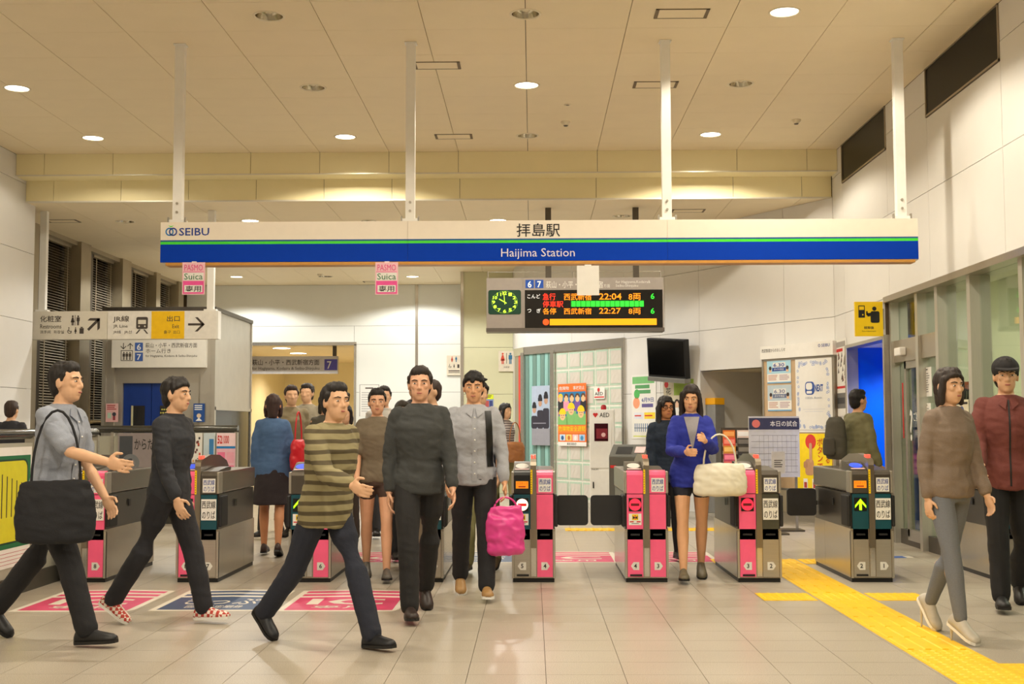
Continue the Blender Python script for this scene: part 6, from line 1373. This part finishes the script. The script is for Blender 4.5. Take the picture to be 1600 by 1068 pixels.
        fused(K, {'trousers': 'trousers', 'shorts': 'shorts', 'leggings': 'leggings'}[legs], bm_, vt, 3, 0.006 if legs != 'leggings' else 0.002, 7.0, body)
    else:
        K = Body(); kz = (J[1][1]+J[-1][1])*0.5
        K.rings([(Pv.lerp(kz, t_), rx_*s, ry_*s, ax, V((0, 1, 0))) for t_, rx_, ry_ in ((0.92, 0.21, 0.20), (0.5, 0.195, 0.175), (0.15, 0.18, 0.15), (-0.1, 0.160, 0.13), (-0.25, 0.142, 0.108))]); fused(K, 'skirt', bm_, vt, 3, 0.007, 7.0, body)
    # ---- shoes
    shm = shoes if not isinstance(shoes, tuple) else mat(shoes, 0.45, 0, 0.08, 20, name='shoe_leather')
    for sd in (1, -1):
        hip, kn, an, pit = J[sd]; R_ = F[sd]; sec = [(0.078, 0.020, 0.045), (0.060, 0.033, 0.078), (0.02, 0.037, 0.092), (-0.03, 0.038, 0.082), (-0.08, 0.044, 0.058), (-0.13, 0.047, 0.046), (-0.165, 0.040, 0.038), (-0.19, 0.020, 0.026)]
        vs_ = []; n = 10
        for y, w_, hh in sec:
            for i in range(n):
                t_ = PI*i/(n-1); vs_.append(an+R_ @ V((w_*math.cos(t_)*s, y*s, (-0.070+hh*math.sin(t_)**0.8)*s)))
        mb = MB(); mb.add(vs_, [(i*n+k, i*n+k+1, (i+1)*n+k+1, (i+1)*n+k) for i in range(len(sec)-1) for k in range(n-1)]+[tuple(range(n))[::-1], tuple(range((len(sec)-1)*n, len(sec)*n))]+[(i*n, (i+1)*n, (i+1)*n+n-1, i*n+n-1) for i in range(len(sec)-1)], shm, True); so = mb.build('shoe', body)
        ol = [(w_*1.05, y) for y, w_, hh in sec]+[(-w_*1.05, y) for y, w_, hh in sec[::-1]]; N_ = len(ol); mb = MB()
        vs_ = [an+R_ @ V((a*s, b*s, z_*s)) for z_ in (-0.085, -0.066) for a, b in ol]; mb.add(vs_, [tuple(range(N_)), tuple(range(N_, 2*N_))[::-1]]+[((i+1) % N_, i, N_+i, N_+(i+1) % N_) for i in range(N_)], WHITE if shoes is CHECK or (isinstance(shoes, tuple) and sum(shoes) > 330) else BLACK); mb.build('sole', so)
        if heels: MB().cyl(an+R_ @ V((0, 0.055*s, -0.075*s)), V((an.x, (an+R_ @ V((0, 0.06*s, -0.08*s))).y, 0.0)), 0.012, 0.005, shm, 8).build('heel', so)
        if sock: b_ = Body(); b_.cap(an+V((0, 0, 0.0)), an.lerp(kn, 0.2), 0.042*s, 0.045*s); b_.mats = [fabric(sock, 'sock_cloth')]; b_.build('sock', body)
    hands = {}
    Rz = Matrix.Rotation(yaw, 3, 'Z')
    for sd in (1, -1): hands[sd] = Rz @ (A[sd][2]+A[sd][3]*0.10*s)+V((X, Y, 0))
    return body, hands, (Rz, shl, Pv, sw, s)
CHECK = fabric((190, 70, 60), 'checker_canvas', check=(236, 226, 214), scale=45)
def fx(px, py): p = at_z(px, py, 0); return p.x, p.y
rad = math.radians
def handbag(name, lab, loc, rz, w, d, h, m, cat='bag', strap=0.0, strap_top=None, soft=0.012, pocket=None, slender=False):
    t = thing(name, lab, cat, loc, rz)
    B = Body(); B.rings([(Vector((0, 0, z*h)), w/2*k, d/2*k2, Vector((1, 0, 0)), Vector((0, 1, 0))) for z, k, k2 in ((0, 0.80, 0.7), (0.06, 0.95, 0.95), (0.35, 1.0, 1.05), (0.75, 0.95, 0.9), (0.95, 0.86, 0.55), (1.0, 0.8, 0.35))]); fused(B, 'bag_body', m, 0.011, 2, soft, 9.0, t)
    if strap:
        pts = []
        for i in range(15):
            a = PI*i/14; pts.append(((-w*0.30*math.cos(a), 0, h*0.93+strap*math.sin(a)), 0.008))
        MB().loft(pts, m, 7).build('handle', t)
    return t
# -- foreground left: two people walking to the right
p1 = person('man in pale grey blue shirt and black trousers striding right at the left edge', -2.92, 7.45, rad(78), 1.74, (150, 156, 170), (30, 30, 34), (24, 24, 26), walk=0.42, lead=-1, front='shirt', sleeve='short', arms={1: (0.15, 0.12, 0.4), -1: (0.75, 0.10, 0.6)}, hairstyle='short', lean=0.10)
handbag('shoulder_bag', 'large black shoulder bag at the hip of the man at the left edge', (-2.80, 7.18, 0.62), rad(10), 0.46, 0.16, 0.36, fabric((30, 31, 36), 'bag_nylon'), strap=0.44)
person('person in black with red checkered slip on shoes walking right', -2.42, 8.15, rad(75), 1.64, (44, 46, 52), (36, 36, 42), CHECK, walk=0.34, lead=1, sleeve='long', sock=(206, 220, 40), hairstyle='messy', lean=0.06)
# -- striped man in the left middle
x, y = at_z(505, 1010, 0).x, 7.35
person('man in olive striped shirt and navy trousers hurrying to the right', x, y, rad(52), 1.62, fabric((146, 136, 100), 'olive_stripe', stripes=(84, 74, 52), scale=5.2), (36, 40, 54), (22, 24, 30), walk=0.46, lead=1, sleeve='long', arms={1: (-0.35, 0.14, 0.3), -1: (0.6, 0.1, 0.7)}, lean=0.12, head=(rad(-14), 0), hairstyle='short', coat=True)
x, y = fx(588, 906)
person('woman in brown top with bare legs walking behind the striped man', x, y, rad(8), 1.60, (112, 100, 82), (74, 56, 48), (90, 86, 80), female=True, walk=0.22, lead=1, hairstyle='short', sleeve='short', legs='shorts', skin=(216, 164, 130))
person('tall man in dark charcoal sweater and black trousers in mid stride', -0.78, 8.45, rad(12), 1.72, (62, 64, 64), (34, 33, 34), (44, 32, 28), walk=0.34, lead=-1, hairstyle='short', hair=(40, 30, 26), sleeve='long', skin=(224, 172, 140), head=(rad(-10), 0))
pb, hd_, _ = person('man in light grey shirt with messy black hair carrying a pink bag', -0.45, 9.35, rad(6), 1.70, (168, 170, 178), (34, 34, 38), (168, 130, 80), walk=0.24, lead=1, hairstyle='messy', hair=(18, 14, 14), front='shirt', strap=True, sleeve='long', head=(rad(-6), rad(4)), skin=(220, 166, 126), arms={1: (0.10, 0.16, 0.15), -1: (0.2, 0.10, 0.3)})
hb = hd_[1]
handbag('shopping_bag', 'magenta plastic shopping bag held by the man in light grey', (hb.x+0.0, hb.y-0.02, hb.z-0.44), rad(20), 0.30, 0.16, 0.36, mat((226, 70, 150), 0.3, 0, 0.08, 12, name='pink_plastic'), strap=0.09, soft=0.02)
person('man in navy shirt and khaki trousers just behind the man in light grey', -0.47, 11.0, rad(-12), 1.68, (28, 32, 48), (150, 146, 100), (96, 80, 60), walk=0.2, lead=-1, sleeve='short', hairstyle='messy', hair=(24, 20, 18), near=False, head=(rad(30), 0))
# -- far woman by the curved wall
px, py = fx(788, 806)
pb, hd_, _ = person('woman in grey striped top and khaki trousers left of gate 5, far back', px, py, rad(50), 1.60, fabric((176, 166, 160), 'grey_stripe', stripes=(92, 80, 80), scale=9), (140, 132, 90), (60, 50, 46), female=True, walk=0.2, hairstyle='bob', near=False, sleeve='long')
handbag('shoulder_bag', 'brown shoulder bag carried by the far woman left of gate 5', (px+0.16, py-0.22, 0.78), rad(40), 0.34, 0.14, 0.28, mat((150, 96, 50), 0.5, 0, 0.08, 12, name='brown_leather'), strap=0.3)
# -- denim woman from behind
px, py = fx(424, 868)
person('woman in denim jacket seen from behind, walking away left of gate 7', px, py, rad(186), 1.60, (74, 104, 146), (44, 36, 40), (60, 40, 34), female=True, walk=0.16, lead=1, hairstyle='bob', hair=(56, 36, 32), legs='skirt', near=False, coat=True, skin=(206, 142, 100))
handbag('shoulder_bag', 'red shoulder bag beside the woman in denim jacket', (px+0.27, py-0.05, 0.86), rad(80), 0.30, 0.13, 0.30, mat((206, 30, 44), 0.4, 0, 0.06, 12, name='red_leather'), strap=0.3)
# -- woman in blue
x, y = fx(1084, 908)
pb, hd_, fr = person('woman in royal blue cardigan with long dark hair walking through lane 3', x, y+0.05, rad(-4), 1.62, (36, 48, 150), (34, 36, 50), (112, 104, 84), female=True, walk=0.20, lead=-1, hairstyle='long', hair=(36, 24, 20), legs='shorts', skin=(226, 172, 130), inner=(150, 146, 150), arms={1: (0.55, 0.10, 1.35, 0.35), -1: (0.45, 0.12, 1.1, 0.5)}, coat=True, head=(rad(-8), rad(8)))
handbag('handbag', 'cream white handbag hanging before the woman in blue cardigan', (x+0.20, y-0.20, 0.72), rad(8), 0.46, 0.17, 0.26, mat((226, 220, 200), 0.5, 0, 0.05, 12, name='cream_leather'), strap=0.26)
x, y = fx(1054, 884)
person('woman in dark navy jacket and glasses right behind the woman in blue', x-0.02, y+0.5, rad(14), 1.56, (32, 44, 62), (22, 22, 26), (26, 26, 28), female=True, walk=0.18, hairstyle='long', hair=(24, 18, 18), legs='leggings', glasses=True, coat=True, skin=(206, 140, 96))
# -- right side
p = at_y(1366, 700, 13.35)
person('man in olive shirt stepping into the blue doorway at right', 3.50, 13.3, rad(112), 1.66, (112, 108, 76), (60, 58, 54), (40, 36, 34), walk=0.2, hairstyle='short', hair=(22, 18, 18), near=False, skin=(216, 160, 120), coat=True)
t = thing('backpack', 'dark grey backpack worn by the man in olive shirt', 'backpack', (3.25, 13.22, 0.93), rad(112-180))
B = Body(); B.rings([(Vector((0, 0, z)), w_, d_, Vector((1, 0, 0)), Vector((0, 1, 0))) for z, w_, d_ in ((0, 0.13, 0.06), (0.05, 0.15, 0.09), (0.25, 0.15, 0.09), (0.40, 0.13, 0.07), (0.45, 0.09, 0.04))]); fused(B, 'pack_body', fabric((70, 66, 54), 'pack_nylon'), 0.012, 2, 0.006, 8, t)
B = Body(); B.rings([(Vector((0, -0.085, z)), w_, 0.035, Vector((1, 0, 0)), Vector((0, 1, 0))) for z, w_ in ((0.04, 0.09), (0.08, 0.11), (0.2, 0.10), (0.23, 0.08))]); fused(B, 'front_pocket', fabric((60, 56, 46), 'pocket_nylon'), 0.012, 2, 0.003, 8, t)
x, y = fx(1572, 955)
person('man in maroon jacket and dark cap walking out at the right edge', x+0.10, y+0.15, rad(-14), 1.76, (112, 58, 52), (28, 28, 30), (30, 28, 28), walk=0.26, lead=-1, hairstyle='short', coat=True, front='zip', cap=(40, 38, 40), hair=(24, 20, 18), arms={1: (0.1, 0.1, 0.2), -1: (0.35, 0.12, 0.6)})
person('woman in grey jeans and silver high heels stepping across the yellow paving', 2.56, 7.62, rad(24), 1.60, (128, 112, 98), (112, 116, 124), (190, 184, 172), female=True, walk=0.26, lead=-1, hairstyle='bob', hair=(46, 36, 32), legs='leggings', heels=True, sleeve='long')
# -- crowd behind the gates
crowd = [(455, 604, 15.0, 20, (130, 118, 92), (60, 58, 60), False, 'short', 'man in tan shirt in the crowd under the platform 7 sign'),
 (481, 600, 16.2, -10, (150, 142, 124), (70, 66, 60), False, 'short', 'man in pale beige shirt at the back of the crowd under the platform 7 sign'),
 (508, 617, 14.0, 30, (84, 80, 70), (50, 48, 50), True, 'bob', 'woman with dark bob hair in the crowd behind gate 7'),
 (540, 634, 13.0, 0, (120, 108, 84), (66, 56, 50), True, 'bob', 'short woman in brown top behind the striped man'),
 (430, 628, 14.3, -20, (110, 96, 86), (50, 46, 48), True, 'bob', 'woman in dusky top beside the denim jacket woman'),
 (600, 605, 14.4, 10, (190, 186, 180), (60, 60, 66), False, 'short', 'man in white shirt far behind the tall man in dark sweater'),
 (628, 628, 11.95, 15, (60, 56, 58), (40, 40, 44), True, 'long', 'woman with dark hair at the left shoulder of the tall man'),
 (651, 576, 13.5, -15, (70, 70, 76), (44, 44, 48), False, 'short', 'tallest man behind the man in dark sweater'),
 (677, 596, 12.6, -50, (54, 50, 50), (40, 38, 40), False, 'crop', 'man with cropped brown hair between sweater man and grey shirt man'),
 (17, 628, 14.6, 175, (40, 40, 46), (36, 36, 40), False, 'short', 'man in dark suit seen from behind at the far left beyond the fence')]
for px, py, Yc, yw, tp_, bt_, fem, hs, lb in crowd:
    p = at_y(px, py, Yc)
    person(lb, p.x, Yc, rad(yw), max(1.45, min(1.84, p.z)), tp_, bt_, (40, 36, 34), female=fem, walk=0.2, lead=1 if px % 2 else -1, hairstyle=hs, hair=(34+px % 20, 26+px % 10, 24), near=False, inner=(210, 208, 204) if px in (600, 17) else None)

D.scenes.remove(TMP)
